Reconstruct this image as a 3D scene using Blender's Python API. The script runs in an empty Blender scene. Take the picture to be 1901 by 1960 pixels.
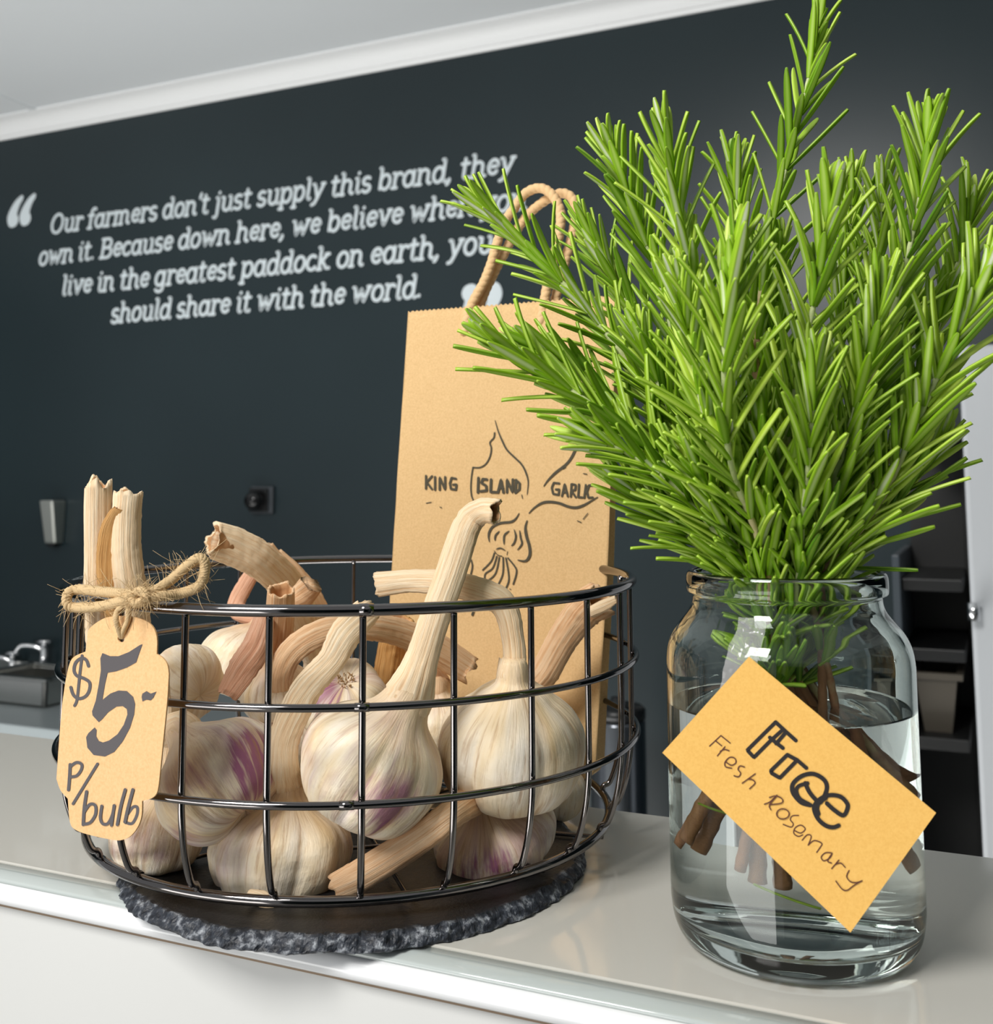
import bpy, math, random
import numpy as np
from mathutils import Vector, noise, geometry

# ------------------------------------------------------------------ camera
SC = bpy.context.scene
COL = SC.collection
FPX, CXP, CYP = 2086.6, 950.5, 699.42          # focal length and principal point of the photograph (1901x1960)
YAW, PITCH, ROLL, CAMH = 0.42765, 0.10434, -0.00498, 0.17612
FW = np.array([-math.sin(YAW)*math.cos(PITCH), math.cos(YAW)*math.cos(PITCH), math.sin(PITCH)])
_r0 = np.array([math.cos(YAW), math.sin(YAW), 0.0]); _u0 = np.cross(_r0, FW)
RT = _r0*math.cos(ROLL)+_u0*math.sin(ROLL); UP = -_r0*math.sin(ROLL)+_u0*math.cos(ROLL)
EYE = np.array([0.0, 0.0, CAMH])
cam = bpy.data.cameras.new('camera'); camo = bpy.data.objects.new('camera', cam); COL.objects.link(camo)
from mathutils import Matrix
camo.matrix_world = Matrix(((RT[0], UP[0], -FW[0], 0), (RT[1], UP[1], -FW[1], 0), (RT[2], UP[2], -FW[2], CAMH), (0, 0, 0, 1)))
cam.sensor_fit = 'HORIZONTAL'; cam.sensor_width = 36.0
cam.lens = 36.0*FPX/1901.0
cam.shift_x = 0.0
cam.shift_y = -(980.0-CYP)/1901.0
cam.clip_start = 0.02
cam.dof.use_dof = True; cam.dof.focus_distance = 0.475; cam.dof.aperture_fstop = 19.0
SC.camera = camo
# ------------------------------------------------------------------ light
SC.view_settings.view_transform = 'Standard'; SC.view_settings.look = 'None'
SC.view_settings.gamma = 1.0; SC.view_settings.use_curve_mapping = False
SC.view_settings.exposure = 0.06
W = bpy.data.worlds.new('sky'); SC.world = W; W.use_nodes = True
bg = W.node_tree.nodes['Background']; bg.inputs[0].default_value = (0.93, 0.97, 1.0, 1); bg.inputs[1].default_value = 0.36
def area(name, loc, aim, sx, sy, power, col=(1, 1, 1)):
    l = bpy.data.lights.new(name, 'AREA'); l.shape = 'RECTANGLE'; l.size = sx; l.size_y = sy; l.energy = power; l.color = col
    o = bpy.data.objects.new(name, l); COL.objects.link(o); o.location = loc
    o.rotation_euler = (Vector(aim)-Vector(loc)).to_track_quat('-Z', 'Y').to_euler(); return o
area('window_light', (-0.62, -0.95, 1.38), (-0.25, 0.48, 0.05), 0.6, 0.6, 37, (1.0, 0.975, 0.94))
area('low_front_fill', (-1.6, -1.9, -0.95), (-1.2, 1.6, 1.2), 2.4, 1.2, 44, (1.0, 0.985, 0.96))  # added fill lamp, low in front, lifts ceiling, upper wall and garlic fronts
area('ceiling_fill', (-1.5, 1.0, -1.2), (-1.5, 1.0, 1.2), 2.2, 0.7, 31, (1.0, 0.99, 0.97))  # added unseen uplight behind the counter, brightens ceiling and cornice

# ------------------------------------------------------------------ helpers
def ray(x, y): return FW+RT*((x-CXP)/FPX)-UP*((y-CYP)/FPX)
def P(x, y, d): return EYE+ray(x, y)*d                 # point seen at a photograph position, d metres in front of the camera
def PY(x, y, Y): r = ray(x, y); return EYE+r*(Y/r[1])
def PZ(x, y, Z): r = ray(x, y); return EYE+r*((Z-CAMH)/r[2])
def lin(r, g, b):
    f = lambda c: (c/255/12.92) if c/255 <= 0.04045 else ((c/255+0.055)/1.055)**2.4
    return (f(r), f(g), f(b), 1.0)
def unit(v): v = np.asarray(v, float); return v/np.linalg.norm(v)
def thing(name, label, cat, loc=(0, 0, 0), group=None):
    o = bpy.data.objects.new(name, None); COL.objects.link(o); o.location = [float(c) for c in loc]
    o.empty_display_size = 0.02; o['label'] = label; o['category'] = cat
    if group: o['group'] = group
    return o
def tag(o, label, cat, group=None, kind=None):
    o['label'] = label; o['category'] = cat
    if group: o['group'] = group
    if kind: o['kind'] = kind
    return o
def mesh(name, verts, faces, mats, parent=None, uv=None, midx=None, smooth=True, origin=None, attr=None):
    me = bpy.data.meshes.new(name)
    org = np.zeros(3)
    if parent is not None:
        q = parent
        while q is not None: org = org+np.array(q.location); q = q.parent
    elif origin is not None: org = np.array(origin, float)
    V = np.asarray(verts, float)-org
    me.from_pydata(V.tolist(), [], [list(map(int, f)) for f in faces])
    if not isinstance(mats, (list, tuple)): mats = [mats]
    for m in mats: me.materials.append(m)
    if midx is not None: me.polygons.foreach_set('material_index', np.asarray(midx, np.int32))
    if smooth: me.polygons.foreach_set('use_smooth', np.ones(len(me.polygons), bool))
    if uv is not None:
        ul = me.uv_layers.new(name='UVMap'); UVA = np.asarray(uv, np.float32)
        ul.data.foreach_set('uv', UVA.reshape(-1) if len(UVA) == len(me.loops) else UVA[[l.vertex_index for l in me.loops]].reshape(-1))
    if attr is not None:
        for k, a in attr.items():
            at = me.attributes.new(k, 'FLOAT', 'POINT'); at.data.foreach_set('value', np.asarray(a, np.float32))
    me.update()
    o = bpy.data.objects.new(name, me); COL.objects.link(o)
    if parent is not None: o.parent = parent
    elif origin is not None: o.location = [float(c) for c in origin]
    return o
class MB:
    """collects shapes that become ONE mesh"""
    def __init__(s): s.v = []; s.f = []; s.n = 0; s.k = 0
    def add(s, v, f):
        s.v.append(np.asarray(v, float)); s.f += [[i+s.n for i in q] for q in f]; s.n += len(v); return s
    def box(s, a, b):
        x0, y0, z0 = a; x1, y1, z1 = b
        return s.add([(x0, y0, z0), (x1, y0, z0), (x1, y1, z0), (x0, y1, z0), (x0, y0, z1), (x1, y0, z1), (x1, y1, z1), (x0, y1, z1)],
                     [(0, 3, 2, 1), (4, 5, 6, 7), (0, 1, 5, 4), (1, 2, 6, 5), (2, 3, 7, 6), (3, 0, 4, 7)])
    def tube(s, pts, r, n=10, closed=False, cap=True):
        v, f = tube_geo(pts, r, n, closed, cap); return s.add(v, f)
    def build(s, name, mat, parent=None, smooth=True, bevel=0, **k):
        o = mesh(name, np.concatenate(s.v), s.f, mat, parent, smooth=smooth, **k)
        if bevel:
            m = o.modifiers.new('bevel', 'BEVEL'); m.width = bevel; m.segments = 3; m.limit_method = 'ANGLE'
        return o
def frames(pts, closed=False, ref=None):
    p = np.asarray(pts, float); n = len(p)
    if closed: t = np.roll(p, -1, 0)-np.roll(p, 1, 0)
    else: t = np.gradient(p, axis=0)
    t /= np.linalg.norm(t, axis=1)[:, None]+1e-12
    a = np.array([0, 0, 1.0]) if ref is None else np.asarray(ref, float)
    if abs(a@t[0]) > 0.95: a = np.array([1.0, 0, 0])
    A = []
    for i in range(n):
        a = a-t[i]*(a@t[i]); a = a/np.linalg.norm(a); A.append(a.copy())
    A = np.array(A); B = np.cross(t, A); return t, A, B
def tube_geo(pts, r, n=10, closed=False, cap=True, ref=None):
    p = np.asarray(pts, float); m = len(p)
    R = np.broadcast_to(np.asarray(r, float), (m,))
    t, A, B = frames(p, closed, ref)
    th = np.arange(n)*2*math.pi/n
    v = (p[:, None]+R[:, None, None]*(A[:, None]*np.cos(th)[None, :, None]+B[:, None]*np.sin(th)[None, :, None])).reshape(-1, 3)
    f = []
    for i in range(m if closed else m-1):
        j = (i+1) % m
        for k in range(n): f.append((i*n+k, i*n+(k+1) % n, j*n+(k+1) % n, j*n+k))
    if cap and not closed: f.append(tuple(range(n-1, -1, -1))); f.append(tuple((m-1)*n+k for k in range(n)))
    return v, f
def crom(pts, k=10, closed=False):
    p = np.asarray(pts, float); n = len(p); out = []
    for i in range(n if closed else n-1):
        if closed: a, b, c, d = p[(i-1) % n], p[i], p[(i+1) % n], p[(i+2) % n]
        else: a, b, c, d = p[max(i-1, 0)], p[i], p[i+1], p[min(i+2, n-1)]
        for q in range(k):
            t = q/k; out.append(0.5*((2*b)+(c-a)*t+(2*a-5*b+4*c-d)*t*t+(3*b-a-3*c+d)*t**3))
    if not closed: out.append(p[-1])
    return np.array(out)
def resample(p, n):
    p = np.asarray(p, float); s = np.concatenate([[0], np.cumsum(np.linalg.norm(np.diff(p[:, :3], axis=0), axis=1))])
    q = np.linspace(0, s[-1], n); return np.stack([np.interp(q, s, p[:, i]) for i in range(p.shape[1])], 1)
def lathe(prof, c, n=96, close=False):
    prof = np.asarray(prof, float); m = len(prof); th = np.arange(n)*2*math.pi/n; v = []; f = []
    for r, z in prof:
        v += [(c[0]+r*math.cos(a), c[1]+r*math.sin(a), c[2]+z) for a in th]
    for i in range(m if close else m-1):
        j = (i+1) % m
        for k in range(n): f.append((i*n+k, i*n+(k+1) % n, j*n+(k+1) % n, j*n+k))
    return v, f

# ------------------------------------------------------------------ materials
def mat(name, col=(.5, .5, .5, 1), rough=.5, metal=0, spec=.5, **k):
    m = bpy.data.materials.new(name); m.use_nodes = True; b = m.node_tree.nodes['Principled BSDF']
    b.inputs['Base Color'].default_value = col; b.inputs['Roughness'].default_value = rough
    b.inputs['Metallic'].default_value = metal; b.inputs['Specular IOR Level'].default_value = spec
    for a, c in k.items(): b.inputs[a.replace('_', ' ')].default_value = c
    return m
class NT:
    def __init__(s, m): s.m = m; s.t = m.node_tree; s.b = s.t.nodes['Principled BSDF']
    def n(s, ty, **k):
        q = s.t.nodes.new(ty)
        for a, c in k.items():
            if hasattr(q, a): setattr(q, a, c)
        return q
    def l(s, a, b): s.t.links.new(a, b)
    def noise(s, vec, scale=5, detail=3, rough=.5, dist=0):
        q = s.n('ShaderNodeTexNoise'); q.inputs['Scale'].default_value = scale; q.inputs['Detail'].default_value = detail
        q.inputs['Roughness'].default_value = rough; q.inputs['Distortion'].default_value = dist
        if vec is not None: s.l(vec, q.inputs['Vector'])
        return q.outputs['Fac']
    def map(s, vec, sc, loc=(0, 0, 0)):
        q = s.n('ShaderNodeMapping'); q.inputs['Scale'].default_value = sc; q.inputs['Location'].default_value = loc; s.l(vec, q.inputs['Vector']); return q.outputs[0]
    def ramp(s, fac, stops):
        q = s.n('ShaderNodeValToRGB'); e = q.color_ramp.elements
        while len(e) < len(stops): e.new(.5)
        for i, (p, c) in enumerate(stops): e[i].position = p; e[i].color = c if len(c) == 4 else (*c, 1)
        s.l(fac, q.inputs[0]); return q.outputs[0]
    def mix(s, fac, a, b, mode='MIX'):
        q = s.n('ShaderNodeMix', data_type='RGBA', blend_type=mode)
        for v, i in ((fac, 0), (a, 6), (b, 7)):
            if hasattr(v, 'is_output'): s.l(v, q.inputs[i])
            else: q.inputs[i].default_value = v
        return q.outputs[2]
    def math(s, op, a, b=0.0, c=None):
        q = s.n('ShaderNodeMath', operation=op)
        for v, i in ((a, 0), (b, 1)) + (((c, 2),) if c is not None else ()):
            if hasattr(v, 'is_output'): s.l(v, q.inputs[i])
            else: q.inputs[i].default_value = v
        return q.outputs[0]
    def coord(s, w='Object'): return s.n('ShaderNodeTexCoord').outputs[w]
    def attr(s, nm): return s.n('ShaderNodeAttribute', attribute_name=nm).outputs['Fac']
    def bump(s, h, strength=.3, dist=.001):
        q = s.n('ShaderNodeBump'); q.inputs['Strength'].default_value = strength; q.inputs['Distance'].default_value = dist
        s.l(h, q.inputs['Height']); s.l(q.outputs[0], s.b.inputs['Normal'])
    def color(s, c): s.l(c, s.b.inputs['Base Color'])
def kraft(name, c1, c2):
    m = mat(name, c1, .8, spec=.2); t = NT(m); o = t.coord()
    f = t.noise(o, 900, 3, .7); g = t.noise(t.map(o, (60, 60, 500)), 1, 2)
    q = t.ramp(f, [(.3, c2), (.62, c1)]); t.color(t.mix(t.math('MULTIPLY', g, .25), q, c2)); t.bump(t.noise(o, 60, 4), .12, .002); return m
M_KRAFT = kraft('kraft_paper', lin(224, 189, 138), lin(208, 171, 120))
M_TAG = kraft('kraft_card', lin(236, 194, 143), lin(222, 178, 126))
M_CARD = kraft('gold_card', lin(243, 195, 110), lin(234, 182, 97))
M_INK = mat('marker_ink', lin(84, 80, 82), .6)
M_BLACKINK = mat('black_ink', lin(38, 34, 34), .5)
M_PEN = mat('brown_pen', lin(92, 52, 40), .5)
M_PRINT = mat('stamp_ink', lin(72, 66, 50), .8)
M_WIRE = mat('black_chrome', lin(124, 120, 119), .08, 1.0)
M_STEEL = mat('stainless_steel', lin(196, 196, 192), .25, 1.0)
M_CHROME = mat('chrome', lin(225, 226, 228), .1, 1.0)
M_WHITE = mat('white_enamel', lin(198, 202, 206), .3)
M_BLACK = mat('black_plastic', lin(16, 17, 18), .35)
M_DARK = mat('black_powder_coat', lin(13, 14, 14), .5)
M_LETTER = mat('white_lettering', lin(222, 232, 236), .5)
# ------------------------------------------------------------------ the room
def structure(o): o['kind'] = 'structure'; return o
WY, CEIL, FLOOR = 2.2, 1.20, -1.25
mw = mat('charcoal_wall_paint', lin(50, 64, 68), .32, spec=.4); t = NT(mw)
t.color(t.ramp(t.noise(t.coord(), 1.4, 2), [(.3, lin(31, 43, 47)), (.7, lin(38, 51, 55))]))
mc = mat('white_ceiling_paint', lin(224, 228, 230), .7)
mcn = mat('white_cornice_paint', lin(252, 253, 253), .4)
mfl = mat('pale_grey_vinyl_floor', lin(170, 168, 162), .4); t = NT(mfl); t.color(t.ramp(t.noise(t.coord(), 30, 4), [(.3, lin(160, 158, 152)), (.7, lin(180, 178, 172))]))
structure(MB().box((-4.2, WY, FLOOR), (1.6, WY+.1, CEIL)).build('wall_back', mw, smooth=False))
structure(MB().box((-4.2, .35, CEIL), (1.6, WY+.1, CEIL+.08)).build('ceiling', mc, smooth=False))
structure(MB().box((-4.2, -2.2, FLOOR-.08), (1.6, WY+.1, FLOOR)).build('floor', mfl, smooth=False))
structure(MB().box((1.6, -2.2, FLOOR), (1.7, WY+.1, CEIL)).build('wall_right', mw, smooth=False))
structure(MB().box((-4.3, .4, FLOOR), (-4.2, WY+.1, CEIL)).build('wall_left', mw, smooth=False))
structure(MB().box((-.1, -2.2, FLOOR), (1.6, -2.1, CEIL)).build('wall_front', mw, smooth=False))
# coved cornice where ceiling meets wall
pr = [(WY, 1.158), (WY-.006, 1.158), (WY-.012, 1.165)]+[(WY-.055+.04*math.cos(a), 1.150+.045*math.sin(a)+.0) for a in np.linspace(.35, 1.35, 7)]+[(WY-.075, 1.195), (WY-.075, CEIL), (WY, CEIL)]
v = [(x, a, b) for x in (-4.2, 1.6) for a, b in pr]; n = len(pr)
f = [(i, (i+1) % n, n+(i+1) % n, n+i) for i in range(n)]+[tuple(range(n-1, -1, -1)), tuple(range(n, 2*n))]
structure(mesh('trim_1', v, f, mcn, smooth=False))
a = PZ(0, 165, CEIL); b = PZ(205, 262, CEIL)
xj = float(b[0])
structure(MB().box((xj-.012, .4, CEIL-.004), (xj+.012, WY-.07, CEIL)).build('trim_2', mc, smooth=False))

# ------------------------------------------------------------------ serving counter
YB, YF = .5815, .386
mct = mat('glossy_off_white_laminate', lin(206, 204, 196), .12, spec=.5, Coat_Weight=.3, Coat_Roughness=.04)
mft = mat('off_white_panel', lin(200, 201, 199), .32, spec=.4)
mtr = mat('white_edge_trim', lin(238, 240, 242), .16, spec=.6)
mgap = mat('brown_joint', lin(150, 128, 105), .7)
X0, X1 = -1.6, 1.0
def extrude(prof, name, m, parent, smooth=True):
    n = len(prof); v = [(x, a, b) for x in (X0, X1) for a, b in prof]
    f = [(i, i+1, n+i+1, n+i) for i in range(n-1)]
    f += [tuple(range(n-1, -1, -1)), tuple(range(n, 2*n))]
    f.append((n-1, 0, n, 2*n-1)); return mesh(name, v, f, m, parent, smooth=smooth)
ctr = thing('serving_counter', 'long off-white serving counter with a glossy ledge carrying the basket and the jar', 'counter', (-.3, .48, FLOOR))
o = extrude([(YB, -.03), (YB, -.004), (YB-.003, -.001), (YB-.006, 0), (YF+.001, 0), (YF, -.0004), (YF, -.03)], 'worktop', mct, ctr, False)
edge = [(YF, -.0008), (YF-.006, -.0010), (YF-.0105, -.0024), (YF-.0140, -.0050), (YF-.0158, -.0080), (YF-.0152, -.0110), (YF-.0125, -.0128), (YF, -.0132)]
ei = (YF-.0125, -.0037)
extrude(edge[:3]+[ei, (YF, -.0037)], 'edge_band', mat('grey_glass_band', lin(186, 194, 192), .08, spec=.6), ctr)
extrude([(YF, -.0038), ei]+edge[3:], 'edge_trim', mtr, ctr)
MB().box((X0, YF-.0112, -.0142), (X1, YF, -.0132)).build('joint_line', mgap, ctr, False)
MB().box((X0, YF-.0100, FLOOR), (X1, YF+.02, -.0142)).build('front_panel', mft, ctr, False)
MB().box((X0, YF+.02, FLOOR), (X1, YB-.01, -.03)).build('carcass', mft, ctr, False)

# ------------------------------------------------------------------ back bench, sink, taps
ZB = float(PY(60, 1288, 2.2)[2])
mb = mat('grey_bench_laminate', lin(150, 158, 160), .3)
yfb = float(PZ(50, 1390, ZB)[1])
bench = thing('back_bench', 'low grey bench along the dark wall behind the counter', 'bench', (-2.2, 1.9, FLOOR))
xb0, xb1 = -4.1, float(PZ(700, 1420, ZB)[0])
MB().box((xb0, yfb, ZB-.03), (xb1, WY-.004, ZB)).build('bench_top', mb, bench, False, .003)
MB().box((xb0, yfb+.02, FLOOR+.08), (xb1, WY-.004, ZB-.03)).build('cabinet_body', mat('pale_grey_cabinet', lin(190, 194, 195), .4), bench, False)
def c3(x, y, Y): return PY(x, y, Y)
y0 = float(PZ(40, 1352, ZB)[1]); y1 = min(y0+.16, 2.17); sk = c3(40, 1350, y0)
sink = thing('sink', 'stainless steel basin standing on the back bench at the far left', 'sink', (sk[0], y0+.08, ZB))
sx0 = float(c3(-40, 1320, y0)[0]); sx1 = float(c3(86, 1320, y0)[0]); zt = float(c3(40, 1300, y0)[2])
m = MB(); w = .012
m.box((sx0, y0, ZB), (sx1, y0+w, zt)).box((sx0, y1-w, ZB), (sx1, y1, zt)).box((sx0, y0, ZB), (sx0+w, y1, zt)).box((sx1-w, y0, ZB), (sx1, y1, zt)).box((sx0, y0, ZB), (sx1, y1, ZB+.01))
m.build('basin', M_STEEL, sink, False, .004)
MB().box((sx0-.012, y0-.012, zt), (sx1+.012, y0+w, zt+.006)).box((sx0-.012, y1-w, zt), (sx1+.012, y1+.012, zt+.006)).box((sx0-.012, y0, zt), (sx0+w, y1, zt+.006)).box((sx1-w, y0, zt), (sx1+.012, y1, zt+.006)).build('basin_rim', M_STEEL, sink, False, .002)
def tap(px, pyt, pyb, Y, label):
    b = c3(px, pyb, Y); tp = c3(px, pyt, Y); x = b[0]
    tt = thing('tap', label, 'tap', (x, Y, ZB), 'pair of chrome taps by the sink')
    MB().tube([(x, Y, ZB), (x, Y, tp[2])], .0095, 20).build('tap_body', M_CHROME, tt)
    MB().tube(crom([(x, Y, tp[2]-.008), (x-.02, Y-.012, tp[2]+.004), (x-.05, Y-.03, tp[2]+.006), (x-.062, Y-.038, tp[2]-.012)], 6), .0055, 14).build('spout', M_CHROME, tt)
    MB().tube([(x, Y, tp[2]), (x, Y, tp[2]+.012)], .0085, 18).tube([(x-.022, Y-.01, tp[2]+.016), (x+.016, Y+.006, tp[2]+.016)], .0042, 12).build('tap_handle', M_CHROME, tt)
tap(22, 1262, 1300, 2.172, 'left chrome tap rising behind the steel basin')
tap(82, 1240, 1300, 2.172, 'taller right chrome tap rising behind the steel basin')
rl0 = c3(-20, 1285, 2.19); rl1 = c3(118, 1285, 2.19)
tag(MB().box((rl0[0], 2.178, ZB), (rl1[0], 2.198, float(c3(60, 1266, 2.19)[2]))).build('splashback', M_STEEL, None, False, origin=(rl0[0], 2.19, ZB)), 'low steel upstand between the taps and the dark wall', 'splashback')
# steel canister seen between the basket and the jar
cc = (float(c3(1183, 1400, 1.95)[0]), 1.95, ZB)
cc = (cc[0], cc[1], FLOOR); ZC = FLOOR
can = thing('steel_bin', 'tall dark steel bin standing behind the counter, seen between basket and jar', 'bin', cc)
rr = abs(float(c3(1234, 1400, 1.95)[0]-cc[0])); zt = float(c3(1183, 1350, 1.95)[2])
v, f = lathe([(0, 0), (rr*.97, 0), (rr, .004), (rr, zt-ZC-.03), (rr*.96, zt-ZC-.022), (0, zt-ZC-.022)], cc, 48); mesh('body', v, f, mat('dark_steel', lin(120, 124, 130), .22, 1.0), can)
v, f = lathe([(0, zt-ZC-.022), (rr*1.01, zt-ZC-.022), (rr*1.01, zt-ZC-.006), (rr*.9, zt-ZC), (.012, zt-ZC), (.012, zt-ZC+.014), (0, zt-ZC+.016)], cc, 48); mesh('lid', v, f, M_BLACK, can)

# ------------------------------------------------------------------ things on the wall
q = c3(505, 957, WY); s = .033
so = thing('power_socket', 'black wall socket with a black plug pushed in on the dark wall', 'socket', (q[0], WY, q[2]))
MB().box((q[0]-s*1.0, WY-.010, q[2]-s*1.0), (q[0]+s*1.0, WY, q[2]+s*1.0)).build('socket_plate', mat('grey_socket_plate', lin(62, 66, 70), .3), so, False, .003)
MB().box((q[0]-s*1.05, WY-.016, q[2]-s*.85), (q[0]+s*.62, WY-.0095, q[2]+s*.85)).build('socket_face', M_BLACK, so, False, .002)
MB().tube([(q[0]-.006, WY-.015, q[2]-.002), (q[0]-.006, WY-.038, q[2]-.002), (q[0]-.006, WY-.050, q[2]-.004)], [.024, .023, .015], 24).build('plug', mat('black_plug', lin(20, 20, 21), .12), so)
q = c3(113, 1000, WY)
sd = thing('soap_dispenser', 'shiny steel dispenser hung on the dark wall at the far left', 'dispenser', (q[0], WY, q[2]))
w2 = .026; zt = float(c3(113, 957, WY)[2]); zb = float(c3(113, 1040, WY)[2])
v = [(q[0]-w2*.95, WY, zt), (q[0]+w2*.95, WY, zt), (q[0]+w2*.78, WY, zb), (q[0]-w2*.78, WY, zb),
     (q[0]-w2*.95, WY-.05, zt), (q[0]+w2*.95, WY-.05, zt), (q[0]+w2*.78, WY-.03, zb), (q[0]-w2*.78, WY-.03, zb)]
o = mesh('case', v, [(0, 1, 2, 3), (7, 6, 5, 4), (0, 4, 5, 1), (1, 5, 6, 2), (2, 6, 7, 3), (3, 7, 4, 0)], mat('brushed_steel', lin(222, 224, 216), .38, 1.0), sd, smooth=False)
b = o.modifiers.new('bevel', 'BEVEL'); b.width = .006; b.segments = 3
MB().box((q[0]-.012, WY-.028, zb-.008), (q[0]+.012, WY-.008, zb+.001)).build('nozzle', M_BLACK, sd, False, .002)

# ------------------------------------------------------------------ fridge and shelving at the right
YFR = 1.72
fx = float(c3(1846, 900, YFR)[0]); fz = float(c3(1846, 663, YFR)[2])
fr = thing('fridge', 'white fridge at the far right edge behind the rosemary', 'fridge', (fx+.29, YFR+.25, FLOOR))
MB().box((fx, YFR+.03, FLOOR+.02), (fx+.58, YFR+.42, fz-.004)).build('cabinet', M_WHITE, fr, False, .006)
MB().box((fx, YFR-.012, FLOOR+.09), (fx+.58, YFR+.026, fz)).build('door', M_WHITE, fr, False, .006)
hz = float(c3(1838, 1165, YFR)[2])
d = [o for o in fr.children if o.name.startswith('door')][0]
MB().tube([(fx+.004, YFR-.03, hz+.012), (fx+.004, YFR-.03, hz-.012)], .008, 14).box((fx+.001, YFR-.03, hz-.006), (fx+.008, YFR-.01, hz+.006)).build('handle', M_CHROME, d)
YS = 1.90
ux0 = float(c3(1712, 1200, YS)[0]); ux1 = fx-.004; uz = float(c3(1830, 812, YS)[2])
un = thing('shelving_unit', 'open black shelving unit in the shadow left of the white fridge', 'shelf', ((ux0+ux1)/2, YS+.13, FLOOR))
m = MB().box((ux0, YS, FLOOR), (ux0+.012, WY-.005, float(c3(1712, 1062, YS)[2]))); m.build('side_panel', mat('grey_side_panel', lin(62, 70, 76), .35), un, False, .002)
MB().box((ux1-.012, YS+.25, FLOOR), (ux1, WY-.005, uz)).build('side_panel', M_DARK, un, False, .002)
MB().box((ux0+.012, WY-.02, FLOOR), (ux1-.012, WY-.006, uz)).build('back_panel', M_DARK, un, False)
MB().box((ux0+.04, YS, uz-.02), (ux1-.012, WY-.02, uz)).build('top_panel', M_DARK, un, False)
for py in (1110, 1245):
    z = float(c3(1780, py, YS)[2]); MB().box((ux0+.012, YS+.02, z-.02), (ux1-.012, WY-.02, z)).build('shelf', mat('dark_shelf', lin(15, 16, 17), .4), un, False, .002)
zsh = float(c3(1800, 1402, YS+.04)[2])
MB().box((ux0+.012, YS, zsh-.02), (ux1-.012, WY-.02, zsh)).build('shelf', M_DARK, un, False, .002)
bx0 = float(c3(1752, 1340, YS+.03)[0]); bx1 = min(bx0+.17, fx-.03); bz = float(c3(1800, 1288, YS+.03)[2])
tub = thing('storage_tub', 'beige grey plastic tub on the black shelf beside the fridge', 'tub', ((bx0+bx1)/2, YS+.10, zsh))
m = MB(); y0 = YS+.03; y1 = YS+.2
v = [(bx0+.012, y0+.012, zsh), (bx1-.012, y0+.012, zsh), (bx1-.012, y1-.012, zsh), (bx0+.012, y1-.012, zsh), (bx0, y0, bz), (bx1, y0, bz), (bx1, y1, bz), (bx0, y1, bz)]
mt = mat('beige_plastic', lin(72, 66, 56), .5)
o = mesh('tub_body', v, [(0, 3, 2, 1), (0, 1, 5, 4), (1, 2, 6, 5), (2, 3, 7, 6), (3, 0, 4, 7)], mt, tub, smooth=False); o.modifiers.new('solid', 'SOLIDIFY').thickness = .003
m.box((bx0-.008, y0-.008, bz-.010), (bx1+.008, y0, bz)).box((bx0-.008, y1, bz-.010), (bx1+.008, y1+.008, bz)).box((bx0-.008, y0, bz-.010), (bx0, y1, bz)).box((bx1, y0, bz-.010), (bx1+.008, y1, bz)).build('tub_rim', mt, tub, False)

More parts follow.
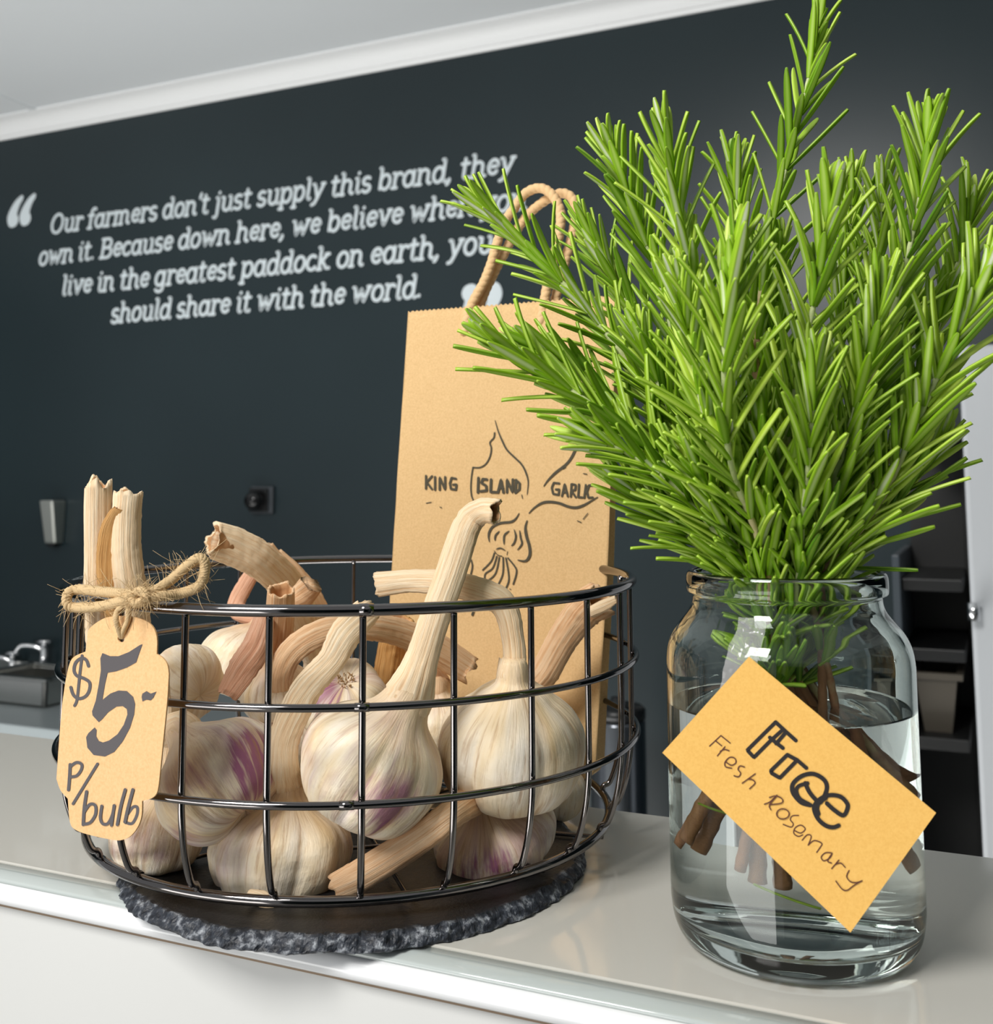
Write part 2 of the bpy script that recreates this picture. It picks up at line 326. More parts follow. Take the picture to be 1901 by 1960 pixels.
# ------------------------------------------------------------------ lettering
def arc(cx, cy, rx, ry, a0, a1, n=14): return [(cx+rx*math.cos(math.radians(a)), cy+ry*math.sin(math.radians(a))) for a in np.linspace(a0, a1, n)]
def el(cx, cy, rx, ry): return arc(cx, cy, rx, ry, 0, 360, 24)
def ser(x, y, w=.075): return [(x-w, y), (x+w, y)]
X = .5
G = {
 'O': (.72, [el(.34, .36, .28, .37)]), 'o': (.5, [el(.24, .25, .19, .25)]),
 'u': (.58, [[(.04, X), (.12, X), (.12, .18)]+arc(.27, .17, .15, .17, 180, 330), [(.36, X), (.44, X), (.44, .06), (.5, .0), (.55, .02)]]),
 'r': (.42, [[(.04, X), (.12, X), (.12, 0)], ser(.12, 0, .09), [(.12, .3)]+arc(.27, .32, .14, .17, 160, 40)]),
 'f': (.36, [[(.14, -.0), (.14, .6)]+arc(.26, .6, .12, .16, 180, 50), [(.02, X), (.28, X)], ser(.14, 0, .09)]),
 'a': (.55, [el(.23, .25, .18, .25), [(.42, X), (.42, .07), (.47, .0), (.53, .02)]]),
 'm': (.86, [[(.03, X), (.1, X), (.1, 0)], [(.1, .3)]+arc(.24, .33, .14, .16, 160, 0)+[(.38, .0)], [(.38, .3)]+arc(.53, .33, .15, .16, 160, 0)+[(.68, .06), (.74, 0), (.8, .02)], ser(.1, 0), ser(.38, 0)]),
 'n': (.58, [[(.03, X), (.1, X), (.1, 0)], [(.1, .3)]+arc(.26, .33, .16, .16, 160, 0)+[(.42, .06), (.48, 0), (.54, .02)], ser(.1, 0)]),
 'h': (.58, [[(.03, .74), (.1, .74), (.1, 0)], [(.1, .3)]+arc(.26, .33, .16, .16, 160, 0)+[(.42, .06), (.48, 0), (.54, .02)], ser(.1, 0)]),
 'e': (.47, [[(.06, .27), (.4, .29)]+arc(.24, .27, .17, .23, 10, 320, 20)]),
 's': (.42, [arc(.2, .37, .14, .13, 40, 270, 12)+arc(.2, .12, .15, .13, 90, -150, 12)]),
 'd': (.56, [el(.23, .25, .18, .25), [(.34, .74), (.42, .74), (.42, .07), (.47, .0), (.53, .02)]]),
 'b': (.54, [[(.03, .74), (.1, .74), (.1, .03)], el(.28, .25, .18, .25)]),
 'p': (.54, [[(.03, X), (.1, X), (.1, -.22)], ser(.1, -.22), el(.28, .25, .18, .25)]),
 "'": (.18, [[(.1, .74), (.07, .58)]]), '.': (.22, [[(.08, .03), (.1, .05)]]), ',': (.24, [[(.11, .05), (.09, -.03), (.03, -.12)]]),
 't': (.38, [[(.14, .66), (.14, .12)]+arc(.24, .11, .1, .11, 180, 320, 8), [(.03, X), (.3, X)]]),
 'j': (.28, [[(.06, X), (.15, X), (.15, -.1)]+arc(.06, -.1, .09, .12, 0, -120, 8), [(.15, .67), (.16, .69)]]),
 'i': (.28, [[(.04, X), (.12, X), (.12, .07), (.17, 0), (.23, .02)], [(.12, .67), (.13, .69)]]),
 'l': (.27, [[(.03, .74), (.11, .74), (.11, .07), (.16, 0), (.22, .02)]]),
 'y': (.54, [[(.03, X), (.1, X), (.25, .02)], [(.46, X), (.26, .02), (.16, -.18), (.06, -.22)], ser(.44, X, .06)]),
 'v': (.52, [[(.03, X), (.1, X), (.24, .0), (.44, X)], ser(.43, X, .06)]),
 'w': (.76, [[(.03, X), (.1, X), (.2, .0), (.36, .44), (.48, .0), (.66, X)], ser(.65, X, .06)]),
 'B': (.64, [[(.12, .72), (.12, 0)], [(.04, .72), (.32, .72)]+arc(.33, .55, .17, .17, 90, -90, 10)+[(.12, .38)], [(.34, .38)]+arc(.36, .19, .19, .19, 90, -90, 10)+[(.04, 0)]]),
 'c': (.45, [arc(.24, .25, .19, .24, 50, 320, 18)]),
 'g': (.55, [el(.23, .25, .18, .25), [(.42, X), (.42, -.08)]+arc(.25, -.08, .17, .15, 0, -150, 10)]),
 'k': (.54, [[(.03, .74), (.11, .74), (.11, 0)], ser(.11, 0), [(.38, X), (.13, .22)], [(.2, .28), (.38, .02), (.5, .02)], ser(.38, X, .07)]),
}
def ribbon(mb, pts, w, to3, th=0.0, cap=True):
    """flat inked stroke: pts in plane units, w = width(s), to3 maps plane point + height to world"""
    p = np.asarray(pts, float); n = len(p)
    if n < 2: return
    wv = np.broadcast_to(np.asarray(w, float), (n,))/2
    closed = np.linalg.norm(p[0]-p[-1]) < 1e-6
    t = np.gradient(p, axis=0)
    if closed: t[0] = t[-1] = p[1]-p[-2]
    t /= np.linalg.norm(t, axis=1)[:, None]+1e-12
    nn = np.stack([-t[:, 1], t[:, 0]], 1)
    th0 = th; mb.k += 1; th = th+(1+mb.k % 14)*2.2e-5; L = p+nn*wv[:, None]; R = p-nn*wv[:, None]
    v = [to3(*q, th) for q in L]+[to3(*q, th) for q in R]; f = [(i, n+i, n+i+1, i+1) for i in range(n-1)]
    if th0 > 0:
        v += [to3(*q, 0) for q in L]+[to3(*q, 0) for q in R]
        f += [(i, i+1, 2*n+i+1, 2*n+i) for i in range(n-1)]+[(n+i, 3*n+i, 3*n+i+1, n+i+1) for i in range(n-1)]
    mb.add(v, f)
    if cap and not closed:
        for k in (0, n-1):
            c = p[k]; r = wv[k]; a = np.arange(12)*math.pi/6
            mb.add([to3(c[0]+r*math.cos(x), c[1]+r*math.sin(x), th+(1+(k > 0))*.8e-5) for x in a], [tuple(range(12))])
def polyfill(mb, pts, to3, th=0.0):
    tri = geometry.tessellate_polygon([[Vector((a, b, 0)) for a, b in pts]])
    mb.k += 1; mb.add([to3(a, b, th+(1+mb.k % 14)*2.2e-5) for a, b in pts], [tuple(q) for q in tri])
def sdiv(pts):
    o = []
    for a, b in zip(pts[:-1], pts[1:]):
        a = np.array(a); b = np.array(b); o += [a, a*.92+b*.08, a*.08+b*.92]
    return o+[np.array(pts[-1])]
quote = thing('wall_quote', 'white slab lettering of a quotation about farmers on the dark wall', 'wall lettering', (float(c3(500, 460, WY)[0]), WY, float(c3(500, 460, WY)[2])))
wall3 = lambda x, z, h: (x, WY-.0008-h, z)
def line(text, p0, p1):
    a = c3(*p0, WY); b = c3(*p1, WY); z0 = (a[2]+b[2])/2
    tot = sum(G[c][0] if c != ' ' else .24 for c in text); em = (b[0]-a[0])/tot; m = MB(); x = 0
    hs = 1.0
    for c in text+' ':
        if c == ' ':
            m.build('word', M_LETTER, quote, False); m = MB(); x += .24; continue
        for st in G[c][1]:
            st = sdiv(st) if len(st) < 12 else st
            ribbon(m, [(a[0]+em*(x+u+.17*w), a[2]+(b[2]-a[2])*0+em*w*hs) for u, w in st], em*.112, wall3, .0015)
        x += G[c][0]
line("Our farmers don't just supply this brand, they", (96, 447), (985, 329))
line("own it. Because down here, we believe when you", (74, 508), (1008, 399))
line("live in the greatest paddock on earth, you", (118, 565), (945, 486))
line("should share it with the world.", (212, 618), (809, 567))
def qmark(px, py, flip, s):
    m = MB()
    for dx in (0, .80 if flip > 0 else .94):
        pts = [(0, 0), (-.06, .18), (0, .5), (.18, .86), (.42, 1.1)]
        c = crom(pts, 8); w = np.interp(np.linspace(0, 1, len(c)), [0, .3, .7, 1], [.62, .60, .38, .22])
        q = c3(px, py, WY)
        ribbon(m, [(q[0]+s*(dx+(u+.12*v))*flip, q[2]+s*v*flip) for u, v in c], w*s, wall3, .0015)
        a = np.arange(24)*math.pi/12
        m.add([wall3(q[0]+s*(dx+.05+.345*math.cos(b))*flip, q[2]+s*(.05+.345*math.sin(b))*flip, .00175) for b in a], [tuple(range(24))])
    m.build('quote_mark', M_LETTER, quote, False)
qmark(25, 424, 1, .060)
qmark(946, 555, -1, .060)
# ------------------------------------------------------------------ slate
rng = np.random.default_rng(5)
def fbm(p, s, o=3, seed=0):
    v = 0; a = 1
    for k in range(o): v += a*noise.noise(Vector((p[0]*s+seed*7.3, p[1]*s-seed*3.1, (p[2] if len(p) > 2 else 0)*s+seed))); s *= 2.1; a *= .5
    return v
SLX, SLY, SLR, SLT = -.2814, .4574, .1060, .0062
msl = mat('black_slate', lin(38, 38, 40), .42, spec=.45); t = NT(msl); o = t.coord()
edge_w = t.attr('edge'); cl = t.ramp(t.noise(o, 55, 4, .6), [(.35, lin(17, 18, 19)), (.7, lin(34, 34, 36))])
vo = t.n('ShaderNodeTexVoronoi'); vo.inputs['Scale'].default_value = 210; t.l(t.map(o, (1, 1, 1.6)), vo.inputs['Vector'])
chip = t.ramp(t.math('MULTIPLY_ADD', vo.outputs['Distance'], .35, t.math('MULTIPLY', t.noise(o, 330, 5, .75), .8)), [(.40, lin(22, 25, 31)), (.62, lin(52, 57, 66)), (.82, lin(165, 170, 176))])
scr = t.ramp(t.noise(t.map(o, (30, 900, 30)), 1, 4, .8), [(.70, (0, 0, 0, 1)), (.78, (1, 1, 1, 1))])
t.color(t.mix(edge_w, t.mix(t.math('MULTIPLY', scr, .25), cl, lin(120, 118, 112)), chip)); t.bump(t.math('ADD', t.noise(o, 240, 5, .7), t.math('MULTIPLY', vo.outputs['Distance'], edge_w)), .5, .0014)
slate = thing('slate_plate', 'round black slate plate with chipped edge under the wire basket', 'slate plate', (SLX, SLY, 0))
N = 720; rings = [(.001, SLT, 0), (.5, SLT, 0), (.80, SLT, 0), (.945, SLT, 0), (.960, SLT*.98, .4), (.968, SLT*.86, 1), (.978, SLT*.72, 1), (.987, SLT*.56, 1), (.994, SLT*.40, 1), (.999, SLT*.24, 1), (1.0, SLT*.1, 1), (.992, 0, 1), (.5, 0, 0)]
v = []; ed = []
for i, (r, z, e) in enumerate(rings):
    for k in range(N):
        a = k*2*math.pi/N; c = (math.cos(a), math.sin(a)); rad = SLR*(1+.012*fbm((c[0], c[1], 0), 3, 2, 1))
        dr = dz = 0
        if r > .9:
            dr = .0016*fbm((c[0]*rad, c[1]*rad, z*1.5), 120, 3, 2)+.0007*fbm((c[0]*rad, c[1]*rad, z*2), 380, 2, 3)
            if .95 < r < .991: dz = .0010*fbm((c[0]*rad, c[1]*rad, z), 170, 3, 5)
        v.append((SLX+c[0]*(rad*r+dr), SLY+c[1]*(rad*r+dr), max(0, z+dz) if r != .992 and i < len(rings)-2 else z)); ed.append(e)
f = [(i*N+k, i*N+(k+1) % N, (i+1)*N+(k+1) % N, (i+1)*N+k) for i in range(len(rings)-1) for k in range(N)]
f = [q[::-1] for q in f]
me = mesh('plate', v, f, msl, slate, attr={'edge': ed}); me.data.polygons.foreach_set('use_smooth', [False]*len(me.data.polygons))
# ------------------------------------------------------------------ wire basket
BX, BY = -.301, .4868
RIM, ZR, Z2, Z3, RB, ZB4 = .140, .1261, .0898, .0539, .1269, .0140
bk = thing('wire_basket', 'round black chrome wire basket full of garlic on the slate plate', 'basket', (BX, BY, SLT))
def circ(r, z, n=160): a = np.arange(n)*2*math.pi/n; return np.stack([BX+r*np.cos(a), BY+r*np.sin(a), 0*a+z], 1)
MB().tube(circ(RIM, ZR), .0024, 14, True).build('rim', M_WIRE, bk)
MB().tube(circ(RIM+.0014, Z2), .0016, 12, True).build('hoop', M_WIRE, bk)
MB().tube(circ(RIM+.0014, Z3), .0016, 12, True).build('hoop', M_WIRE, bk)
MB().tube(circ(RB, ZB4), .0022, 12, True).build('base_hoop', M_WIRE, bk)
for z, r in ((ZR, .00262), (Z2, .0018), (Z3, .0018)):
    rr = RIM+(0 if z == ZR else .0014); a = math.radians(-56.8 if z == ZR else (-57.4 if z == Z2 else -59.6))
    MB().tube([(BX+rr*math.cos(a+d), BY+rr*math.sin(a+d), z) for d in (-.02, 0, .02)], r, 12).build('joint_sleeve', M_WIRE, bk)
wp = [(RIM-.0014, ZR-.001), (RIM-.0014, .10), (RIM-.0014, .06), (RIM-.002, .045), (RIM-.0045, .031), (RIM-.0085, .020), (RB+.0012, ZB4+.0038), (RB+.0002, ZB4+.0015)]
wc = crom(wp, 5)
for k in range(24):
    a = math.radians(-87.3+15*k)
    MB().tube([(BX+r*math.cos(a), BY+r*math.sin(a), z) for r, z in wc], .0014, 10).build('wire', M_WIRE, bk)
for k in range(6):
    a = math.radians(10+30*k)
    MB().tube([(BX+s*(RB-.001)*math.cos(a), BY+s*(RB*q-.001)*math.sin(a), (ZB4-.0004 if q == 1 else SLT+.0018+.0006*k)) for s, q in ((-1, 1), (-1, .93), (1, .93), (1, 1))], .0010, 8).build('base_wire', M_WIRE, bk)
MB().tube(circ(.06, SLT+.0062), .0009, 8, True).build('base_ring', M_WIRE, bk)
def entry(px, py, R=RIM-.003):
    d = ray(px, py)[:2]; B = np.array([BX, BY]); a = d@d; b = -2*d@B; c = B@B-R*R; D = b*b-4*a*c
    return (-b-math.sqrt(max(D, 0)))/2/a
# ------------------------------------------------------------------ garlic
def garlic_mat(seed, purple, tan, neckcol):
    m = mat('garlic_skin', lin(236, 224, 202), .48, spec=.35); t = NT(m); uv = t.coord('UV')
    fine = t.noise(t.map(uv, (70, 3, 1), (seed, 0, seed)), 1, 4, .65)
    wide = t.noise(t.map(uv, (14, 2, 1), (seed*3, 0, seed)), 1, 3, .6)
    base = t.ramp(wide, [(.3, lin(226, 200, 156)), (.5, lin(242, 226, 197)), (.72, lin(251, 243, 229))])
    vv = t.n('ShaderNodeSeparateXYZ'); t.l(uv, vv.inputs[0]); vy = vv.outputs[1]
    neck = t.n('ShaderNodeMapRange'); neck.inputs[1].default_value = .5; neck.inputs[2].default_value = .95; t.l(vy, neck.inputs[0])
    tn = t.math('MULTIPLY', neck.outputs[0], t.math('MULTIPLY_ADD', wide, 1.2, tan))
    tn.node.use_clamp = True
    c = t.mix(tn, base, neckcol)
    st = t.noise(t.map(uv, (46, 1.6, 1), (seed*5, 0, 2)), 1, 4, .7)
    pat = t.noise(t.map(uv, (5.5, 2.4, 1), (seed*2.3, seed, 1)), 1, 2)
    body = t.n('ShaderNodeMapRange'); body.inputs[1].default_value = .95; body.inputs[2].default_value = .55; t.l(vy, body.inputs[0])
    pm = t.math('MULTIPLY', t.ramp(t.math('MULTIPLY_ADD', st, .55, t.math('MULTIPLY', pat, .86)), [(.72-.09*purple, (0, 0, 0, 1)), (.96-.09*purple, (1, 1, 1, 1))]), body.outputs[0])
    pa = t.attr('patch'); p2 = t.ramp(t.math('MULTIPLY_ADD', st, 1.1, t.math('MULTIPLY_ADD', pat, .4, t.math('MULTIPLY', pa, .75))), [(.0, (0, 0, 0, 1)), (.001, (0, 0, 0, 1))])
    pr_ = p2.node.color_ramp.elements; pr_[0].position = .98; pr_[1].position = 1.0; pr_[1].color = (0, 0, 0, 1); sub_ = t.n('ShaderNodeMapRange'); sub_.inputs[1].default_value = 1.08; sub_.inputs[2].default_value = 1.42; t.l(p2.node.inputs[0].links[0].from_socket, sub_.inputs[0]); t.t.nodes.remove(p2.node)
    pm = t.math('MULTIPLY_ADD', pm, min(1, .15+purple*.7), t.math('MULTIPLY', sub_.outputs[0], .85)); pm.node.use_clamp = True
    c = t.mix(pm, c, lin(156, 98, 126))
    vein = t.ramp(fine, [(.30, (0, 0, 0, 1)), (.46, (1, 1, 1, 1))])
    c = t.mix(t.math('MULTIPLY_ADD', vein, -.62, .62), c, lin(176, 134, 90))
    t.color(c); t.bump(t.math('ADD', fine, t.noise(t.map(uv, (22, 9, 1), (seed, 3, 0)), 1, 3, .6)), .35, .0016); return m
def stem_mat(name, a, b, c, seed=0):
    m = mat(name, a, .55, spec=.3); t = NT(m); uv = t.coord('UV')
    f = t.noise(t.map(uv, (38, 1.3, 1), (seed, 0, seed)), 1, 5, .68); g = t.noise(t.map(uv, (5, 2.5, 1), (seed, 1, 0)), 1, 3)
    col = t.ramp(f, [(.30, c), (.45, b), (.60, a)]); t.color(t.mix(t.math('MULTIPLY', g, .45), col, b)); t.bump(f, .6, .0012); return m
ST = {'cream': (lin(246, 228, 198), lin(236, 206, 166), lin(208, 160, 112)),
      'peach': (lin(238, 208, 172), lin(226, 182, 138), lin(190, 130, 84)),
      'brown': (lin(222, 176, 116), lin(200, 148, 86), lin(150, 98, 48)),
      'pink': (lin(230, 188, 160), lin(214, 160, 128), lin(168, 108, 80))}
M_PITH = mat('stem_pith', lin(198, 150, 104), .8)
def stem(name, pts, wid, parent, tone='cream', flat=.55, seed=0, hollow=True, twist=0.0, ragged=.25, nu=56, nv=None, flute=.055):
    """pts world points root->tip, wid half-widths"""
    p = np.concatenate([np.asarray(pts, float), np.asarray(wid, float)[:, None]], 1)
    c = crom(p, 14); L = np.linalg.norm(np.diff(c[:, :3], axis=0), axis=1).sum(); nv = nv or max(24, int(L/.0016)); c = resample(c, nv)
    tt = np.gradient(c[:, :3], axis=0); tt /= np.linalg.norm(tt, axis=1)[:, None]+1e-12
    V = []; UVv = []; th = np.arange(nu)*2*math.pi/nu
    last = None
    for i in range(nv):
        pt = c[i, :3]; w = c[i, 3]; vd = unit(pt-EYE); a = np.cross(tt[i], vd); a = a/np.linalg.norm(a) if np.linalg.norm(a) > .15 else last
        if last is not None:
            if a@last < 0: a = -a
            a = unit(a*.35+last*.65-tt[i]*((a*.35+last*.65)@tt[i]))
        last = a; b = np.cross(tt[i], a); s = i/(nv-1)*L
        bend = 1-min(1, 6*np.linalg.norm(tt[min(i+3, nv-1)]-tt[max(i-3, 0)]))
        fl = flat+(1.0-flat)*max(0, 1-i/16)
        if i == nv-1: fl = max(fl, .6)
        ang = twist*i/(nv-1)
        for k in range(nu):
            q = th[k]+ang; cx, sy = math.cos(q), math.sin(q)
            rr = 1+flute*noise.noise(Vector((3.2*math.cos(th[k])*2.2, 3.2*math.sin(th[k])*2.2, seed*5+s*9)))+flute*.8*noise.noise(Vector((9*math.cos(th[k]), 9*math.sin(th[k]), seed+s*14)))+.05*noise.noise(Vector((cx*1.5, sy*1.5, seed*3+s*60)))
            rr += (1-bend)*.10*noise.noise(Vector((cx*2, s*420, seed+sy)))
            off = 0
            if i == nv-1: off = ragged*w*(noise.noise(Vector((1.5*cx, 1.5*sy, seed*9)))*2.2+.5*noise.noise(Vector((5*cx, 5*sy, seed*3))))
            V.append(pt+w*rr*(cx*a+fl*sy*b)+tt[i]*off); UVv.append((th[k]/(2*math.pi), s/.05))
    F = [(i*nu+k, i*nu+(k+1) % nu, (i+1)*nu+(k+1) % nu, (i+1)*nu+k) for i in range(nv-1) for k in range(nu)]; MI = [0]*len(F)
    base = (nv-1)*nu
    if hollow:
        for dep, sc in ((.05, .80), (.5, .72), (1.6, .55)):
            cen = c[-1, :3]-tt[-1]*dep*c[-1, 3]
            for k in range(nu):
                e = V[(nv-1)*nu+k]-c[-1, :3]; V.append(cen+e*sc); UVv.append((k/nu, L/.05))
            nb = len(V)-nu
            F += [(base+k, base+(k+1) % nu, nb+(k+1) % nu, nb+k) for k in range(nu)]; MI += [0 if dep < .1 else 1]*nu; base = nb
        F.append(tuple(base+k for k in range(nu))); MI.append(1)
    else: F.append(tuple(base+k for k in range(nu))); MI.append(0)
    F.append(tuple(range(nu-1, -1, -1))); MI.append(0)
    return mesh(name, V, F, [stem_mat('dry_stem_'+tone, *ST[tone], seed=seed), M_PITH], parent, uv=UVv, midx=MI)
PROF = [(.0, -.56), (.12, -.585), (.24, -.62), (.42, -.645), (.62, -.60), (.80, -.48), (.93, -.27), (.995, -.03), (1.0, .15), (.95, .34), (.85, .49), (.71, .61), (.56, .71), (.44, .81)]
def bulb(label, px, py, d, rpx, axis, stem_px=None, neck=.30, seed=1, purple=.3, tan=.25, lobes=8, depth=.085, squash=1.0, tone='cream', flat=.55, hollow=True, twist=0.0, roots=False, rag=.25, patch=None):
    c = P(px, py, d); R = rpx*d/FPX
    # axis given as (right, up, towards viewer)
    ax = unit(axis[0]*RT+axis[1]*UP-axis[2]*FW); e1 = unit(np.cross(ax, FW if abs(ax@FW) < .9 else RT)); e2 = np.cross(ax, e1)
    root = thing('garlic_bulb', label, 'garlic', c-ax*R*.6, 'garlic bulbs in the wire basket')
    rg = np.random.default_rng(seed+100)
    nr = neck
    prof = PROF+[(nr*1.16, .92), (nr*1.01, 1.04), (nr*.90, 1.14), (nr*.70, 1.22)]
    pc = crom(np.array(prof), 4); pc = resample(pc, 58); nu = 128; n = len(pc)
    cuts = np.sort((np.arange(lobes)+rg.uniform(-.22, .22, lobes))/lobes*2*math.pi); ls = rg.uniform(.93, 1.05, lobes)
    th = np.arange(nu)*2*math.pi/nu; V = []; UVv = []
    lob = np.zeros(nu); lsc = np.zeros(nu)
    for k in range(nu):
        j = np.searchsorted(cuts, th[k])-1; a = cuts[j]; b = cuts[(j+1) % lobes]; x = ((th[k]-a) % (2*math.pi))/(((b-a) % (2*math.pi)) or 1)
        s = max(0.0, math.sin(math.pi*x)); lob[k] = s**.55; lsc[k] = 1+(ls[j]-1)*s**.7
    for i, (r, s) in enumerate(pc):
        v = i/(n-1); w = np.interp(s, [-.68, -.45, .0, .5, .85, 1.2], [.5, 1, 1, .75, .35, 0])
        for k in range(nu):
            x = th[k]+.28*(s+.2)*(rg.random()*0+1)*.4
            rr = r*(1-depth*w*(1-lob[k]))*(1+(lsc[k]-1)*w)
            q = Vector((math.cos(x)*1.3, math.sin(x)*1.3, s*1.3+seed*4)); rr *= 1+.035*noise.noise(q)+.012*noise.noise(q*4)
            zz = s*squash+.02*noise.noise(q*2)
            V.append(c+R*(rr*(math.cos(x)*e1+math.sin(x)*e2)+zz*ax)); UVv.append((th[k]/(2*math.pi), (s+.68)/2.13))
    F = [(i*nu+k, i*nu+(k+1) % nu, (i+1)*nu+(k+1) % nu, (i+1)*nu+k) for i in range(n-1) for k in range(nu)]
    F.append(tuple((n-1)*nu+k for k in range(nu)))
    # per-corner uv so that the seam does not smear
    luv = []
    for q in F:
        us = [UVv[i] for i in q]
        if len(q) == 4 and max(u for u, _ in us)-min(u for u, _ in us) > .5: us = [(u+1 if u < .5 else u, w) for u, w in us]
        luv += us
    pw = np.zeros(len(V))
    if patch:
        pd = unit(patch[0]*RT+patch[1]*UP-patch[2]*FW); q = (np.array(V)-c); q /= np.linalg.norm(q, axis=1)[:, None]+1e-9
        pw = np.clip(1.3-np.arccos(np.clip(q@pd, -1, 1))/patch[3], 0, 1)
    mesh('bulb_body', V, F, garlic_mat(seed*1.7, purple, tan, ST[tone][1]), root, uv=luv, attr={'patch': pw})
    if stem_px:
        rs = R*nr
        pts = [c+ax*R*.86*squash, c+ax*R*1.10*squash]+[P(a, b, dd) for a, b, dd, _ in stem_px]
        wid = [rs*1.02, rs*1.03]+[w*dd/FPX for a, b, dd, w in stem_px]
        stem('stem', pts, wid, root, tone, flat, seed, hollow, twist, rag)
    if roots:
        m = MB(); b0 = c-ax*R*.655*squash
        for k in range(26):
            a = rg.uniform(0, 6.28); r = .2*R*math.sqrt(rg.random()); s = b0+r*(math.cos(a)*e1+math.sin(a)*e2); l = rg.uniform(.03, .08)*R
            g = unit(-ax+rg.normal(0, .6, 3)); m.tube([s+ax*R*.02, s+g*l*.5, s+g*l+rg.normal(0, .02*R, 3)], [.0004, .0003, .0002], 4)
        m.build('roots', M_ROOT, root)
    return root
M_ROOT = mat('dry_roots', lin(176, 142, 100), .9)
# front row
bulb('large white and purple bulb, centre front, with the tallest bent stem', 710, 1474, .459, 146, (.46, .88, -.05), [(808, 1262, .463, 32), (836, 1172, .468, 29), (862, 1100, .474, 29), (888, 1020, .482, 28), (905, 990, .485, 26), (926, 978, .480, 24), (950, 980, .474, 25)], neck=.32, seed=1, patch=(.35, -.1, .9, .6), purple=.5, tan=.45, lobes=9, flat=.6)
bulb('white bulb at the front right whose stem folds to the left', 982, 1438, .487, 148, (.0, 1, .05), [(986, 1290, .486, 24), (982, 1225, .488, 22), (966, 1160, .489, 25), (930, 1137, .488, 27), (860, 1117, .488, 24), (790, 1112, .492, 22), (722, 1119, .498, 24)], neck=.21, seed=2, purple=.0, tan=.2, lobes=7, depth=.11, flat=.5)
bulb('broad cream bulb lying at the front bottom under a long papery stem', 540, 1640, .473, 140, (.02, 1, -.28), [(543, 1478, .462, 30), (545, 1410, .458, 30), (585, 1322, .458, 30), (632, 1266, .462, 26), (662, 1212, .468, 30), (704, 1168, .478, 27)], neck=.27, seed=3, patch=(.1, -.6, .8, .6), purple=.4, tan=.35, lobes=10, squash=.86, flat=.42, twist=1.2)
bulb('bulb with a deep purple shoulder beside the price tag', 426, 1496, .466, 126, (-.70, .62, -.35), [(318, 1400, .478, 26), (304, 1350, .487, 24), (300, 1300, .494, 22)], neck=.27, seed=4, patch=(.9, .35, .5, .75), purple=.8, tan=.4, lobes=8, flat=.6)
bulb('small pale bulb at the bottom left half behind the price tag', 303, 1602, .486, 92, (.05, 1, -.15), [(312, 1462, .492, 24), (318, 1420, .500, 22)], neck=.28, seed=5, purple=.6, tan=.1, lobes=8, squash=.95, hollow=False)
bulb('purple striped bulb at the lower right with its stem lying across the basket floor', 946, 1604, .492, 122, (-.28, .93, .25), [(868, 1556, .452, 27), (820, 1592, .448, 28), (760, 1632, .447, 29), (690, 1675, .447, 29), (640, 1700, .447, 25)], neck=.26, seed=6, patch=(-.1, -.5, .9, .8), purple=.6, tan=.3, lobes=7, depth=.10, squash=.74, tone='peach', flat=.62)
# middle
bulb('purple topped bulb resting behind the centre front one, root end up', 655, 1338, .540, 88, (-.2, -.80, -.55), None, seed=7, patch=(-.5, .5, .8, .8), purple=.5, tan=.1, lobes=8, roots=True)
bulb('ivory bulb tucked behind the front right one', 842, 1398, .560, 74, (-.1, .95, -.1), [(846, 1318, .572, 22), (820, 1280, .578, 21), (800, 1240, .585, 20)], seed=8, neck=.28, purple=.05, tan=.3, lobes=7, tone='peach')
bulb('rounded bulb with greenish lines beside the top of the price tag', 352, 1312, .530, 80, (-.75, .25, -.45), None, seed=9, purple=.05, tan=.5, lobes=9, depth=.04, roots=False)
bulb('pale bulb at the back left beneath the crossing stems', 462, 1278, .592, 88, (.3, .8, -.3), [(452, 1165, .612, 17), (474, 1112, .620, 15), (500, 1080, .626, 14)], seed=10, neck=.2, purple=.0, tan=.3, lobes=8, depth=.04, tone='pink')
bulb('tan bulb with a stubby cut stem facing the viewer', 528, 1325, .548, 72, (-.05, 1, .05), [(530, 1240, .540, 29), (536, 1180, .532, 27), (538, 1128, .525, 26)], seed=11, neck=.36, purple=.0, tan=.9, lobes=8, tone='peach', flat=.8)
bulb('bulb at the back left with a flattened stem bent over the rim', 628, 1330, .640, 70, (-.3, .95, .0), [(590, 1210, .615, 30), (556, 1130, .596, 32), (505, 1078, .580, 34), (452, 1048, .572, 36), (408, 1034, .566, 35)], seed=12, neck=.36, purple=.3, tan=.4, lobes=8, flat=.4, tone='cream')
bulb('bulb hidden in the middle with a long stem running right to the paper bag', 540, 1440, .545, 78, (-.05, .85, -.2), [(535, 1300, .527, 24), (560, 1246, .523, 25), (620, 1210, .528, 25), (700, 1200, .540, 25), (770, 1212, .556, 26), (840, 1246, .566, 30), (898, 1282, .572, 26)], seed=13, neck=.3, purple=.7, tan=.5, lobes=8, tone='peach', flat=.45)
bulb('bulb at the back with a dark brown upright hollow stem', 730, 1400, .590, 66, (.1, 1, 0), [(742, 1290, .583, 26), (752, 1235, .580, 27), (765, 1188, .575, 30)], seed=14, neck=.36, purple=.2, tan=.6, lobes=8, tone='brown', flat=.75)
bulb('bulb at the back right with a forked stem leaning out to the right', 1010, 1400, .580, 80, (.1, .95, -.2), [(1040, 1290, .578, 27), (1078, 1222, .574, 29), (1118, 1168, .568, 34), (1148, 1148, .562, 37)], seed=15, neck=.33, purple=.1, tan=.3, lobes=8, tone='peach', flat=.6, rag=.5)
bulb('beige bulb showing only its edge beneath the front right one', 1060, 1520, .560, 64, (0, 1, 0), None, seed=16, purple=.0, tan=.2, lobes=8)
